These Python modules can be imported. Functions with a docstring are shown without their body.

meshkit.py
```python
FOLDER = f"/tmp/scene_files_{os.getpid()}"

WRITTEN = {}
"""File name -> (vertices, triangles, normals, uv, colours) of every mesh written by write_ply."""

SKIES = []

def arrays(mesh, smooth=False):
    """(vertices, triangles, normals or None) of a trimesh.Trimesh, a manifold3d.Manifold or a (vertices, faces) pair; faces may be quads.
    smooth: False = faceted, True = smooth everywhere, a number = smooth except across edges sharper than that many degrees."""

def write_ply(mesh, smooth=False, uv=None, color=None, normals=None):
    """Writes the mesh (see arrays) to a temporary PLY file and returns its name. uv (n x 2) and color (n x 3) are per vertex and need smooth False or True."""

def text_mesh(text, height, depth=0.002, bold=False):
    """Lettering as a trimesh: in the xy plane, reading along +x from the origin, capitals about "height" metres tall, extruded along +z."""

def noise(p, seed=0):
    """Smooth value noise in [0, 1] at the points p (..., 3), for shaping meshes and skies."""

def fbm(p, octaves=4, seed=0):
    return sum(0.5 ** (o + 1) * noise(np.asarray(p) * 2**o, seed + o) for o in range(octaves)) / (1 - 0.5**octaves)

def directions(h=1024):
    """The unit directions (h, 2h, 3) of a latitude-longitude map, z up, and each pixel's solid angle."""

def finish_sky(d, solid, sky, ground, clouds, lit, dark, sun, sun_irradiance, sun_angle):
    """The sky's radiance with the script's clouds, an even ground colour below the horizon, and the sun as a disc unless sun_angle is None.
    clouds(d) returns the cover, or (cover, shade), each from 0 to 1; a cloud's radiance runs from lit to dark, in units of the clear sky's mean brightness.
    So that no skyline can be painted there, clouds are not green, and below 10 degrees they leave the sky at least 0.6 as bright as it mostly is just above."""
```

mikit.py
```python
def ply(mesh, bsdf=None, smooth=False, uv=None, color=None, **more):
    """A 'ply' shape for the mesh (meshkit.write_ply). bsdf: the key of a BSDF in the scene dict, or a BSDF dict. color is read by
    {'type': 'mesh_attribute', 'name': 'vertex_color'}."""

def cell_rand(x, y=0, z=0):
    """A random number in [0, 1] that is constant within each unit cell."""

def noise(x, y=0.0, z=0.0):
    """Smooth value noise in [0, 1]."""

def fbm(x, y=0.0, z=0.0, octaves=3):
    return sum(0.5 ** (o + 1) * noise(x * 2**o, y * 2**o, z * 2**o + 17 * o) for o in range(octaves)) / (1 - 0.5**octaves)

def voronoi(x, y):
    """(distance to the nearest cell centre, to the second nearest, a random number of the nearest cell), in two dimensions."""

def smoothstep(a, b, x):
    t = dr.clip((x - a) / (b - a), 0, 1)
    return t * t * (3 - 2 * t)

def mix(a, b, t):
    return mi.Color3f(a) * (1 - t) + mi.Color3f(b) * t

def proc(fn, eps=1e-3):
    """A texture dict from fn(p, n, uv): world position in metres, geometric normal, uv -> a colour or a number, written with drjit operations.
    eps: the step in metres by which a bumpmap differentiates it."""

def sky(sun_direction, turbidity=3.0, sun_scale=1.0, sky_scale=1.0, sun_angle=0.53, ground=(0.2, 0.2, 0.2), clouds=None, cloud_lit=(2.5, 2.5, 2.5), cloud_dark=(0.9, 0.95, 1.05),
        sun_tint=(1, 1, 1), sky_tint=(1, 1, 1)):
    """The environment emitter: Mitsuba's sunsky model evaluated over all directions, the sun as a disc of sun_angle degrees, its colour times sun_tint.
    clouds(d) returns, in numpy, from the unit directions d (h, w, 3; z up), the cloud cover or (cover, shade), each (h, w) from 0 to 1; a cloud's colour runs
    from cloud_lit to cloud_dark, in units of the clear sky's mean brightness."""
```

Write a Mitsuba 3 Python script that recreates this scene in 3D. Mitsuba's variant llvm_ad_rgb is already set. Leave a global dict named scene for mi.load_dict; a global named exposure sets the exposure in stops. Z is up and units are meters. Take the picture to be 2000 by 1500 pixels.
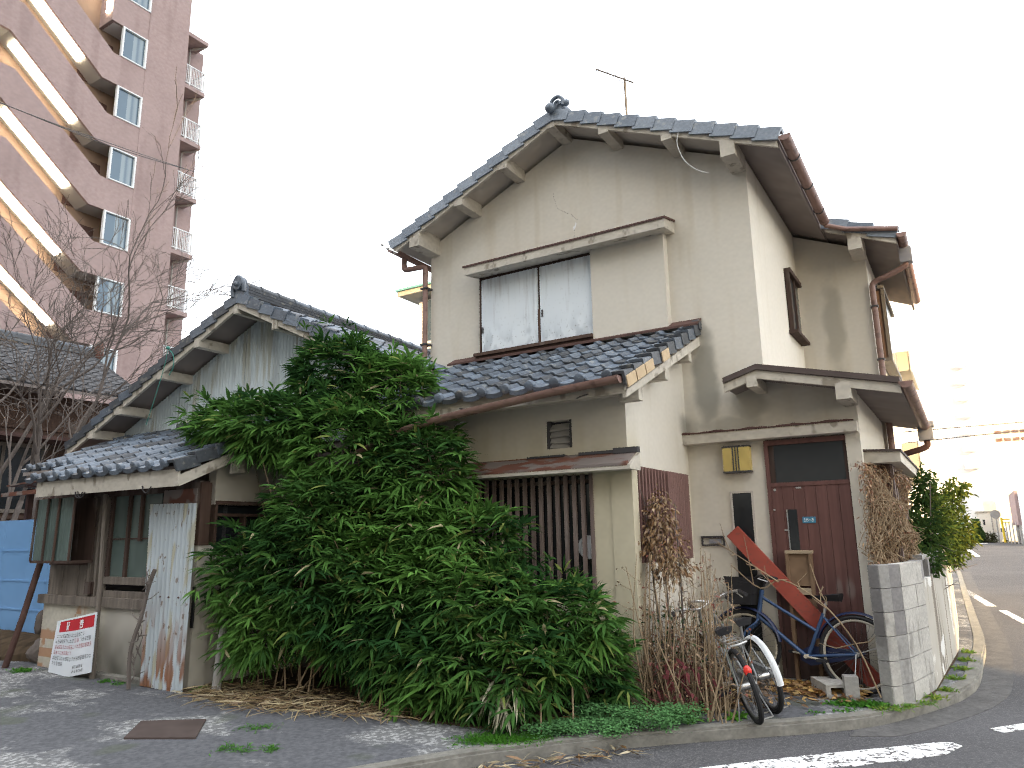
import math, random
import numpy as np, trimesh, drjit as dr, mitsuba as mi
import mikit, meshkit
from mikit import noise, fbm, smoothstep, mix, cell_rand
from shapely.geometry import Polygon, box as rect
from shapely.ops import unary_union

scene, labels = {'type': 'scene'}, {}
T = mi.ScalarTransform4f
PI = math.pi
rng = np.random.default_rng(7)
random.seed(7)

# ------------------------------------------------------------------ camera, sky, exposure
scene['camera'] = {'type': 'perspective', 'fov': 70.56, 'fov_axis': 'x', 'near_clip': 0.05, 'far_clip': 3000.0,
                   'to_world': T().look_at(origin=[0, 0, 1.5], target=[-0.5147, 0.8328, 1.7041], up=[0.1216, -0.1647, 0.9788])}
scene['sky'] = mikit.sky((0.62, -0.76, 0.20), turbidity=4, sun_scale=0.42, sun_tint=(0.92, 1.0, 1.18), sky_scale=1.0,
                         clouds=lambda d: 0.72 + 0.2 * meshkit.fbm(d * 3.0, 3), cloud_lit=(1.75, 1.77, 1.82), cloud_dark=(1.4, 1.45, 1.55), ground=(0.2, 0.19, 0.18))
exposure = 4.72

# ------------------------------------------------------------------ materials
def lin(r, g, b):
    return tuple(((c / 255) / 12.92 if c / 255 <= 0.04045 else ((c / 255 + 0.055) / 1.055) ** 2.4) for c in (r, g, b))

def mat(name, color, rough=0.8, spec=0.3, bump=None, bscale=0.004, metallic=0.0, clear=0.0, eps=2e-3):
    """color: an (r,g,b) triple, 'vertex' or a function of (p, n, uv)"""
    if color == 'vertex':
        c = {'type': 'mesh_attribute', 'name': 'vertex_color'}
    elif callable(color):
        c = mikit.proc(color)
    else:
        c = {'type': 'rgb', 'value': list(color)}
    b = {'type': 'principled', 'base_color': c, 'roughness': rough, 'specular': spec, 'metallic': metallic}
    if clear:
        b['clearcoat'] = clear
    if bump is not None:
        b = {'type': 'bumpmap', 'arbitrary': mikit.proc(bump, eps), 'scale': bscale, 'bsdf': b}
    scene[name] = {'type': 'twosided', 'bsdf': b}

def C(*a): return mi.Color3f(*a)
def blob(p, x, z, rx, rz):
    """soft-edged spot on an x-z wall, ragged by noise"""
    d = dr.sqrt(dr.square((p.x - x) / rx) + dr.square((p.z - z) / rz)) + 0.9 * (fbm(p.x * 6, p.y * 6, p.z * 4) - 0.5)
    return 1 - smoothstep(0.45, 1.1, d)

def stucco(p, n, uv):
    big = fbm(p.x * 0.9, p.y * 0.9, p.z * 0.9)
    streak = fbm(p.x * 7 + 3, p.y * 7, p.z * 0.55)
    c = mix((0.545, 0.51, 0.44), (0.605, 0.572, 0.50), big)
    c = c * (0.955 + 0.09 * fbm(p.x * 30, p.y * 30, p.z * 30))
    c = mix(c, c * C(0.74, 0.68, 0.55), smoothstep(0.52, 0.85, streak) * 0.32)
    front = smoothstep(7.3, 7.55, p.y) * (1 - smoothstep(7.7, 7.9, p.y))
    d = dr.maximum(blob(p, -2.24, 3.15, 0.16, 0.65), blob(p, -2.62, 2.62, 0.3, 0.16))
    d = dr.maximum(d, 0.75 * blob(p, -1.82, 2.78, 0.22, 0.22))
    d = dr.maximum(d, 0.6 * blob(p, -2.0, 2.6, 0.45, 0.1))
    wing = smoothstep(10.0, 10.1, p.y) * blob(p, -1.22, 4.2, 0.16, 0.75) * 0.65
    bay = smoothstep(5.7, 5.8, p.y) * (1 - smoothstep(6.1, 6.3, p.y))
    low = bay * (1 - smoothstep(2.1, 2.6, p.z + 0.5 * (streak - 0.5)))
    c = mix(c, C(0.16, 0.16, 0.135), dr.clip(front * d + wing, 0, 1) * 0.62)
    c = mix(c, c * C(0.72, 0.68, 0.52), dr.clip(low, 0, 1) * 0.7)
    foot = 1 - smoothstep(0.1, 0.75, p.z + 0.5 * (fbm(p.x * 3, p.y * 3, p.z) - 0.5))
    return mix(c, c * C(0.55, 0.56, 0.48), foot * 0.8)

def grain_bump(p, n, uv): return fbm(p.x * 160, p.y * 160, p.z * 160)
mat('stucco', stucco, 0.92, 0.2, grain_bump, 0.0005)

def trim(p, n, uv):
    s = fbm(p.x * 5, p.y * 5, p.z * 5)
    c = mix((0.40, 0.365, 0.305), (0.52, 0.485, 0.42), s)
    c = c * (0.85 + 0.3 * fbm(p.x * 26, p.y * 26, p.z * 26))
    return mix(c, C(0.17, 0.14, 0.105), smoothstep(0.62, 0.75, fbm(p.x * 11 + 7, p.y * 11, p.z * 6)) * 0.7)
mat('trim', trim, 0.85, 0.2)
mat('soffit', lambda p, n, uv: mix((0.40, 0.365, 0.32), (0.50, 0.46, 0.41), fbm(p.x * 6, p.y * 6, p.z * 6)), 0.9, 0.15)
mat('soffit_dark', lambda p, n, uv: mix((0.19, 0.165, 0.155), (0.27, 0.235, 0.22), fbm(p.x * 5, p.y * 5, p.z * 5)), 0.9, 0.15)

def tile_color(a, b, lich):
    def f(p, n, uv):
        s = fbm(p.x * 8, p.y * 8, p.z * 8)
        c = mix(a, b, s) * (0.75 + 0.5 * fbm(p.x * 45, p.y * 45, p.z * 45))
        return mix(c, C(*lich), smoothstep(0.64, 0.78, fbm(p.x * 17 + 5, p.y * 17, p.z * 17)) * 0.55)
    return f
mat('tile_slate', tile_color((0.062, 0.076, 0.097), (0.115, 0.137, 0.167), (0.26, 0.27, 0.26)), 0.36, 0.55)
mat('tile_blue', tile_color((0.092, 0.117, 0.152), (0.155, 0.188, 0.232), (0.30, 0.31, 0.30)), 0.33, 0.55)
mat('tile_dark', tile_color((0.040, 0.045, 0.053), (0.075, 0.082, 0.092), (0.20, 0.19, 0.16)), 0.42, 0.5)
mat('tile_tan', lambda p, n, uv: mix((0.42, 0.31, 0.19), (0.55, 0.43, 0.28), fbm(p.x * 9, p.y * 9, p.z * 9)), 0.85)
mat('tile_far', lambda p, n, uv: mix((0.055, 0.056, 0.06), (0.12, 0.122, 0.128), fbm(p.x * 3, p.y * 3, p.z * 3)), 0.75, 0.2)
mat('tile_verge', tile_color((0.145, 0.175, 0.215), (0.23, 0.265, 0.31), (0.32, 0.33, 0.32)), 0.36, 0.5)
mat('plaster', lambda p, n, uv: mix((0.5, 0.48, 0.44), (0.72, 0.70, 0.66), fbm(p.x * 9, p.y * 9, p.z * 9)), 0.9)
def gutter_c(p, n, uv):
    c = mix((0.20, 0.118, 0.098), (0.275, 0.172, 0.145), fbm(p.x * 4, p.y * 4, p.z * 4))
    return mix(c, C(0.09, 0.055, 0.045), smoothstep(0.55, 0.75, fbm(p.x * 14, p.y * 14, p.z * 14)) * 0.6)
mat('gutter', gutter_c, 0.5, 0.45)
mat('grey_plastic', (0.25, 0.25, 0.27), 0.5)
mat('steel_dark', (0.05, 0.048, 0.05), 0.5, 0.5)

def wood(a, b, sx=30, sz=1.2, pale=(0.2, 0.18, 0.16)):
    def f(p, n, uv):
        g = fbm((p.x + p.y * 0.7) * sx, p.y * 3, p.z * sz)
        c = mix(a, b, g) * (0.8 + 0.4 * fbm((p.x + p.y) * sx * 4, p.y, p.z * sz * 3))
        return mix(c, C(*pale), smoothstep(0.6, 0.78, fbm(p.x * 6, p.y * 6, p.z * 2.0)) * 0.4)
    return f
mat('wood_dark', wood((0.035, 0.022, 0.018), (0.085, 0.055, 0.043)), 0.75)
mat('wood_brown', wood((0.055, 0.032, 0.023), (0.10, 0.062, 0.047)), 0.75)
mat('wood_grey', wood((0.10, 0.083, 0.07), (0.22, 0.19, 0.16), pale=(0.07, 0.055, 0.045)), 0.85)
mat('slat_brown', wood((0.105, 0.075, 0.066), (0.18, 0.14, 0.125)), 0.75)
mat('slat_wine', wood((0.13, 0.07, 0.062), (0.215, 0.125, 0.112)), 0.6)
def door_c(p, n, uv):
    g = fbm(p.x * 40, 2.0, p.z * 1.1)
    c = mix((0.080, 0.035, 0.030), (0.142, 0.065, 0.056), g)
    scuff = blob(p, -1.02, 0.95, 0.05, 0.12) + blob(p, -1.12, 0.95, 0.04, 0.14)
    low = 1 - smoothstep(0.15, 0.75, p.z + 0.4 * (g - 0.5))
    c = mix(c, C(0.06, 0.045, 0.038), low * 0.7)
    return mix(c, C(0.2, 0.17, 0.15), dr.clip(scuff, 0, 1) * 0.5)
mat('door', door_c, 0.55, 0.4)
mat('red_board', lambda p, n, uv: mix(mix((0.27, 0.052, 0.036), (0.36, 0.085, 0.06), fbm(p.x * 5, p.y * 5, p.z * 5)), (0.16, 0.08, 0.065), smoothstep(0.6, 0.72, fbm(p.x * 40, p.y * 9, p.z * 40)) * 0.4), 0.7)
mat('board_tan', lambda p, n, uv: mix((0.13, 0.082, 0.05), (0.22, 0.145, 0.09), fbm(p.x * 8, p.y * 8, p.z * 8)), 0.85)
mat('board_pale', (0.33, 0.26, 0.18), 0.85)
def shutter_c(p, n, uv):
    c = mix((0.56, 0.615, 0.655), (0.70, 0.75, 0.78), fbm(p.x * 2, 1.0, p.z * 1.5))
    st = fbm(p.x * 22, 4.0, p.z * 1.2)
    c = mix(c, C(0.25, 0.22, 0.21), smoothstep(0.5, 0.85, st + 0.5 * (p.z - 4.6)) * 0.4)
    low = (1 - smoothstep(3.8, 4.2, p.z + 0.35 * (fbm(p.x * 7, 1.0, p.z * 3) - 0.5)))
    c = mix(c, C(0.22, 0.26, 0.30), low * smoothstep(0.45, 0.65, fbm(p.x * 9, 2.0, p.z * 4)) * 0.5)
    return mix(c, C(0.1, 0.09, 0.085), smoothstep(0.70, 0.76, fbm(p.x * 60, 2.0, p.z * 22)) * (low * 0.5 + 0.08))
mat('shutter', shutter_c, 0.6, 0.4)
def tin_c(p, n, uv):
    c = mix((0.37, 0.43, 0.445), (0.50, 0.56, 0.575), fbm(p.x * 1.5, p.y, p.z * 1.2))
    s = fbm(p.x * 12, 3.0, p.z * 0.7)
    c = mix(c, C(0.24, 0.21, 0.12), smoothstep(0.56, 0.72, s) * 0.55)
    return mix(c, C(0.16, 0.17, 0.17), smoothstep(0.55, 0.7, fbm(p.x * 5 + 9, 1.0, p.z * 1.1)) * 0.35)
mat('tin_siding', tin_c, 0.6, 0.4)
def tin_rust(p, n, uv):
    c = mix((0.33, 0.375, 0.40), (0.45, 0.50, 0.525), fbm(p.x * 3, p.y, p.z * 1.2))
    s = fbm(p.x * 16, 3.0, p.z * 1.6)
    low = 1 - smoothstep(0.1, 1.1, p.z)
    c = mix(c, C(0.30, 0.25, 0.10), smoothstep(0.56, 0.66, s) * 0.55)
    c = mix(c, C(0.19, 0.075, 0.03), smoothstep(0.46, 0.62, fbm(p.x * 14 + 3, 1.0, p.z * 2.2)) * low * 0.95)
    return mix(c, C(0.12, 0.06, 0.03), smoothstep(0.72, 0.78, fbm(p.x * 40, 5.0, p.z * 9)) * 0.7)
mat('tin_rust', tin_rust, 0.6, 0.4)
mat('rust', lambda p, n, uv: mix(mix((0.10, 0.045, 0.033), (0.19, 0.08, 0.055), fbm(p.x * 7, p.y * 7, p.z * 7)), (0.21, 0.215, 0.205), smoothstep(0.42, 0.56, fbm(p.x * 5, p.y * 16, p.z * 5)) * 0.6), 0.7)
mat('rust_dark', lambda p, n, uv: mix((0.05, 0.028, 0.024), (0.11, 0.06, 0.05), fbm(p.x * 9, p.y * 9, p.z * 9)), 0.75)
def peel(p, n, uv):
    c = mix((0.40, 0.37, 0.30), (0.50, 0.47, 0.40), fbm(p.x * 4, 1.0, p.z * 4)) * (0.85 + 0.3 * fbm(p.x * 25, p.y * 25, p.z * 25))
    patch = smoothstep(0.50, 0.56, cell_rand(dr.floor(p.x * 6.5), 3, dr.floor(p.z * 10)) * 0.6 + 0.45 * fbm(p.x * 5, 2.0, p.z * 5)) * (1 - smoothstep(-8.7, -8.5, p.x)) * smoothstep(0.5, 0.62, fbm(p.x * 3 + 2, 1.0, p.z * 3))
    c = mix(c, C(0.36, 0.17, 0.08), patch * 0.75)
    c = mix(c, C(0.40, 0.375, 0.33), smoothstep(-8.25, -8.1, p.x))
    dark = (1 - smoothstep(0.1, 0.62, p.z + 0.5 * (fbm(p.x * 3, 1.0, p.z * 2) - 0.5))) * smoothstep(-8.2, -7.9, p.x)
    return mix(c, C(0.065, 0.065, 0.05), dark * 0.85)
mat('shed_stucco', peel, 0.92)
mat('cream', lambda p, n, uv: mix((0.40, 0.37, 0.31), (0.52, 0.49, 0.42), fbm(p.x * 3, p.y * 3, p.z * 3)), 0.9)
mat('bright_wall', (0.80, 0.79, 0.77), 0.9)
mat('bright_cream', (0.74, 0.69, 0.60), 0.9)
mat('glass_dark', (0.018, 0.021, 0.024), 0.12, 0.6)
mat('glass_green', lambda p, n, uv: mix((0.05, 0.075, 0.068), (0.11, 0.15, 0.135), fbm(p.x * 7, p.y * 7, p.z * 2)), 0.3, 0.5)
mat('glass_sky', lambda p, n, uv: mix((0.085, 0.125, 0.16), (0.19, 0.23, 0.25), smoothstep(0.55, 0.62, fbm(p.x * 2 + p.y * 3, 1.0, 0.2))), 0.08, 0.7, metallic=0.3)
mat('white_paint', (0.72, 0.73, 0.74), 0.5)
mat('white_metal', (0.62, 0.64, 0.65), 0.45)
def mauve(p, n, uv):
    c = mix((0.285, 0.215, 0.207), (0.34, 0.26, 0.25), fbm(p.x * 0.5, p.y * 0.5, p.z * 0.5))
    c = c * (0.86 + 0.28 * fbm(p.x * 9, p.y * 9, p.z * 9))
    return mix(c, c * C(0.8, 0.78, 0.78), smoothstep(0.5, 0.75, fbm(p.x, p.y * 2.5, p.z * 0.22)) * 0.6)
mat('mauve', mauve, 0.92, 0.2)
mat('tower_inner', (0.235, 0.165, 0.125), 0.9)
mat('stair_grey', (0.36, 0.355, 0.345), 0.9)
mat('concrete_grey', lambda p, n, uv: mix((0.26, 0.25, 0.23), (0.38, 0.365, 0.34), fbm(p.x * 3, p.y * 3, p.z * 3)), 0.9)

def asphalt(p, n, uv):
    g = fbm(p.x * 55, p.y * 55)
    c = mix((0.048, 0.048, 0.051), (0.092, 0.09, 0.094), g)
    c = c * (0.72 + 0.56 * fbm(p.x * 0.7, p.y * 0.7))
    return mix(c, C(0.16, 0.155, 0.15), smoothstep(0.66, 0.76, noise(p.x * 120, p.y * 120)) * 0.5)
mat('asphalt', asphalt, 0.85, 0.3, lambda p, n, uv: fbm(p.x * 70, p.y * 70), 0.006)
def lot_c(p, n, uv):
    big = fbm(p.x * 1.1 + 4, p.y * 1.6)
    fine = fbm(p.x * 38, p.y * 38)
    c = mix((0.060, 0.062, 0.068), (0.122, 0.124, 0.132), fine)
    worn = smoothstep(0.42, 0.68, big + 0.45 * (fbm(p.x * 7, p.y * 9) - 0.5))
    c = mix(c, mix((0.17, 0.17, 0.165), (0.46, 0.46, 0.45), smoothstep(0.42, 0.75, fine)), worn * 0.6)
    return mix(c, C(0.07, 0.085, 0.045), smoothstep(0.6, 0.75, fbm(p.x * 2.2, p.y * 2.2 + 8)) * 0.4)
mat('lot_concrete', lot_c, 0.9, 0.25, lambda p, n, uv: fbm(p.x * 60, p.y * 60), 0.008)
mat('kerb_concrete', lambda p, n, uv: mix((0.12, 0.115, 0.10), (0.24, 0.23, 0.205), fbm(p.x * 7, p.y * 7, p.z * 7)) * (0.7 + 0.6 * fbm(p.x * 40, p.y * 40, p.z * 40)), 0.9, 0.2)
mat('gutter_concrete', lambda p, n, uv: mix((0.07, 0.068, 0.068), (0.12, 0.116, 0.112), fbm(p.x * 9, p.y * 9)) * (0.7 + 0.6 * fbm(p.x * 50, p.y * 50)), 0.9, 0.2)
mat('soil_mat', lambda p, n, uv: mix((0.035, 0.026, 0.018), (0.11, 0.078, 0.05), fbm(p.x * 14, p.y * 14)), 0.95, 0.1, lambda p, n, uv: fbm(p.x * 25, p.y * 25), 0.03)
def paint_c(p, n, uv):
    w = smoothstep(0.56, 0.66, fbm(p.x * 16, p.y * 16) * 0.6 + 0.4 * noise(p.x * 60, p.y * 60))
    return mix((0.66, 0.66, 0.65), (0.12, 0.115, 0.115), w)
mat('road_paint', paint_c, 0.7)
def block_c(lo, hi):
    def f(p, n, uv):
        c = mix(lo, hi, fbm(p.x * 4, p.y * 4, p.z * 4)) * (0.75 + 0.5 * fbm(p.x * 45, p.y * 45, p.z * 45))
        return mix(c, C(0.10, 0.095, 0.09), smoothstep(0.58, 0.7, fbm(p.x * 8, p.y * 8, p.z * 3)) * 0.5)
    return f
mat('block_pale', block_c((0.30, 0.29, 0.265), (0.40, 0.385, 0.355)), 0.92)
mat('block_mid', block_c((0.22, 0.215, 0.205), (0.31, 0.30, 0.285)), 0.92)
mat('block_dark', block_c((0.14, 0.135, 0.135), (0.23, 0.22, 0.215)), 0.92)
def oldwall(p, n, uv):
    c = mix((0.25, 0.235, 0.20), (0.37, 0.35, 0.315), fbm(p.x * 3, p.y * 2, p.z * 2))
    c = mix(c, C(0.10, 0.08, 0.06), smoothstep(0.52, 0.66, fbm(p.x, p.y * 6, p.z * 0.6)) * 0.75)
    return mix(c, C(0.55, 0.55, 0.53), smoothstep(0.62, 0.68, fbm(p.x, p.y * 3 + 4, p.z * 3)) * 0.8)
mat('old_wall', oldwall, 0.92)
mat('fence_blue', lambda p, n, uv: mix((0.15, 0.315, 0.56), (0.20, 0.38, 0.64), fbm(p.x * 1.4, 1.0, p.z * 2)), 0.55, 0.4)
mat('leaf', 'vertex', 0.42, 0.45)
scene['leaf_thin'] = {'type': 'principledthin', 'base_color': {'type': 'mesh_attribute', 'name': 'vertex_color'}, 'roughness': 0.4, 'spec_trans': 0.0, 'diff_trans': 0.55}
mat('bark', lambda p, n, uv: mix((0.085, 0.070, 0.062), (0.17, 0.145, 0.13), fbm(p.x * 12, p.y * 12, p.z * 4)), 0.9)
mat('dry_stem', lambda p, n, uv: mix((0.17, 0.115, 0.07), (0.38, 0.29, 0.19), fbm(p.x * 9, p.y * 9, p.z * 3)), 0.85)
mat('dull_steel', (0.16, 0.16, 0.16), 0.45, metallic=0.6)
mat('bike_blue', (0.035, 0.075, 0.17), 0.35, 0.5, clear=0.4)
mat('bike_navy', (0.018, 0.026, 0.075), 0.4, 0.5)
mat('chrome', (0.55, 0.55, 0.54), 0.28, metallic=0.85)
mat('silver_paint', (0.30, 0.31, 0.31), 0.35, metallic=0.4)
mat('rubber', (0.02, 0.02, 0.021), 0.75)
mat('black_plastic', (0.025, 0.025, 0.028), 0.5)
mat('rim_cream', (0.48, 0.44, 0.36), 0.4)
mat('red_reflector', (0.62, 0.03, 0.02), 0.25, 0.6)
mat('orange_reflector', (0.75, 0.25, 0.02), 0.25, 0.6)
mat('yellow_lamp', lambda p, n, uv: mix((0.40, 0.30, 0.09), (0.56, 0.43, 0.14), fbm(p.x * 12, 1.0, p.z * 6)), 0.35, 0.5)
mat('plate_blue', (0.045, 0.17, 0.27), 0.4)
mat('sign_white', lambda p, n, uv: mix((0.60, 0.64, 0.68), (0.70, 0.73, 0.76), fbm(p.x * 4, 1.0, p.z * 4)), 0.5)
mat('sign_red', (0.46, 0.025, 0.035), 0.5)
mat('sign_ink', (0.045, 0.05, 0.06), 0.6)
mat('sign_red_ink', (0.36, 0.06, 0.08), 0.6)
mat('yellow', (0.7, 0.52, 0.05), 0.5)
mat('teal', (0.18, 0.42, 0.40), 0.5)
mat('car_white', (0.7, 0.7, 0.7), 0.3, 0.5, clear=0.5)
mat('wire_black', (0.03, 0.028, 0.03), 0.6)
mat('wire_white', (0.6, 0.6, 0.58), 0.6)
mat('wire_green', (0.05, 0.22, 0.18), 0.6)
mat('plate_steel', lambda p, n, uv: mix((0.062, 0.045, 0.040), (0.095, 0.072, 0.064), fbm(p.x * 6, p.y * 6)), 0.6, 0.4, metallic=0.2)

# ------------------------------------------------------------------ scene helpers
def numbered(key):
    if key not in used:
        used.add(key)
        return key
    k = 1
    while f'{key}_{k:03d}' in used:
        k += 1
    used.add(f'{key}_{k:03d}')
    return f'{key}_{k:03d}'
used = set()
counts = {}
def num(key):
    if key not in counts:
        counts[key] = 0
        return key
    counts[key] += 1
    return f'{key}_{counts[key]:03d}'

def thing(name, label, cat, group=None):
    key = num(name)
    labels[key] = {'label': label, 'category': cat}
    if group:
        labels[key]['group'] = group
    return key
def struct(name, mesh, bsdf, smooth=False, **kw):
    key = num(name)
    labels[key] = {'kind': 'structure'}
    scene[key] = mikit.ply(mesh, bsdf, smooth, **kw)
    return key
def add(parent, name, mesh, bsdf, smooth=False, label=None, kind=None, **kw):
    key = num(parent + '__' + name)
    scene[key] = mikit.ply(mesh, bsdf, smooth, **kw)
    if label or kind:
        labels[key] = {k: v for k, v in (('label', label), ('kind', kind)) if v}
    return key
def put(parent, name, ply, bsdf, M):
    key = num(parent + '__' + name)
    scene[key] = {**ply, 'bsdf': {'type': 'ref', 'id': bsdf}, 'to_world': T(np.asarray(M, float).tolist())}
    return key
def solo(name, label, cat, mesh, bsdf, smooth=False, group=None, **kw):
    key = thing(name, label, cat, group)
    scene[key] = mikit.ply(mesh, bsdf, smooth, **kw)
    return key

# ------------------------------------------------------------------ mesh helpers
def cat(*ms):
    ms = [m for g in ms for m in (g if isinstance(g, (list, tuple)) else [g])]
    return trimesh.util.concatenate(ms)
def hull(pts):
    return trimesh.Trimesh(*(lambda h: (h.vertices, h.faces))(trimesh.convex.convex_hull(np.asarray(pts, float))), process=False)
def bx(x0, x1, y0, y1, z0, z1, c=0.0):
    x0, x1 = min(x0, x1), max(x0, x1); y0, y1 = min(y0, y1), max(y0, y1); z0, z1 = min(z0, z1), max(z0, z1)
    if c <= 0:
        m = trimesh.creation.box((x1 - x0, y1 - y0, z1 - z0))
        m.apply_translation(((x0 + x1) / 2, (y0 + y1) / 2, (z0 + z1) / 2))
        return m
    P = []
    for a, sa in ((x0, 1), (x1, -1)):
        for b, sb in ((y0, 1), (y1, -1)):
            for d, sd in ((z0, 1), (z1, -1)):
                P += [(a + sa * c, b, d), (a, b + sb * c, d), (a, b, d + sd * c)]
    return hull(P)
def unit(v):
    v = np.asarray(v, float)
    return v / np.linalg.norm(v)
def frame(o, ex, ey, ez):
    M = np.eye(4); M[:3, 0], M[:3, 1], M[:3, 2], M[:3, 3] = ex, ey, ez, o
    return M
def bar(p0, p1, w, h, up=(0, 0, 1), c=0.0):
    p0, p1 = np.asarray(p0, float), np.asarray(p1, float)
    d = unit(p1 - p0)
    if abs(d @ unit(up)) > 0.999:
        up = (0, 1, 0)
    s = unit(np.cross(d, up)); u = np.cross(s, d)
    m = bx(0, np.linalg.norm(p1 - p0), -w / 2, w / 2, -h / 2, h / 2, c)
    m.apply_transform(frame(p0, d, s, u) if np.linalg.det(np.array([d, s, u])) > 0 else frame(p0, d, -s, u))
    return m
def tube(pts, r, n=8, cap=True):
    pts = np.asarray(pts, float); k = len(pts)
    r = np.asarray(r, float)
    r = np.interp(np.linspace(0, 1, k), np.linspace(0, 1, r.size), r) if r.ndim else np.full(k, float(r))
    t = np.gradient(pts, axis=0); t /= np.linalg.norm(t, axis=1, keepdims=True) + 1e-12
    a = np.array([0, 0, 1.0]) if abs(t[0][2]) < 0.9 else np.array([1.0, 0, 0])
    V = []
    s = unit(np.cross(t[0], a))
    for i in range(k):
        s = s - t[i] * (s @ t[i]); s = s / (np.linalg.norm(s) + 1e-12)
        u = np.cross(t[i], s)
        ang = np.arange(n) * 2 * PI / n
        V.append(pts[i] + r[i] * (np.cos(ang)[:, None] * s + np.sin(ang)[:, None] * u))
    V = np.concatenate(V)
    i, j = np.meshgrid(np.arange(k - 1), np.arange(n), indexing='ij')
    a0, a1 = i * n + j, i * n + (j + 1) % n
    F = np.concatenate([np.stack([a0, a1, a1 + n], -1).reshape(-1, 3), np.stack([a0, a1 + n, a0 + n], -1).reshape(-1, 3)])
    if cap:
        V = np.vstack([V, pts[0], pts[-1]]); c0, c1 = len(V) - 2, len(V) - 1
        jj = np.arange(n)
        F = np.vstack([F, np.stack([np.full(n, c0), (jj + 1) % n, jj], -1), np.stack([np.full(n, c1), (k - 1) * n + jj, (k - 1) * n + (jj + 1) % n], -1)])
    return trimesh.Trimesh(V, F, process=False)
def curve(pts, n=24):
    """Catmull-Rom through the points"""
    P = np.asarray(pts, float); P = np.vstack([2 * P[0] - P[1], P, 2 * P[-1] - P[-2]])
    out = []
    m = len(P) - 3
    for i in range(m):
        t = np.linspace(0, 1, max(2, n // m), endpoint=(i == m - 1))[:, None]
        a, b, c, d = P[i:i + 4]
        out.append(0.5 * (2 * b + (c - a) * t + (2 * a - 5 * b + 4 * c - d) * t ** 2 + (3 * b - a - 3 * c + d) * t ** 3))
    return np.vstack(out)
def extrude(poly, h):
    if not isinstance(poly, Polygon) and not hasattr(poly, 'geoms'):
        poly = Polygon(poly)
    ms = [trimesh.creation.extrude_polygon(g, h, engine='earcut') for g in getattr(poly, 'geoms', [poly])]
    return cat(ms)
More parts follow.
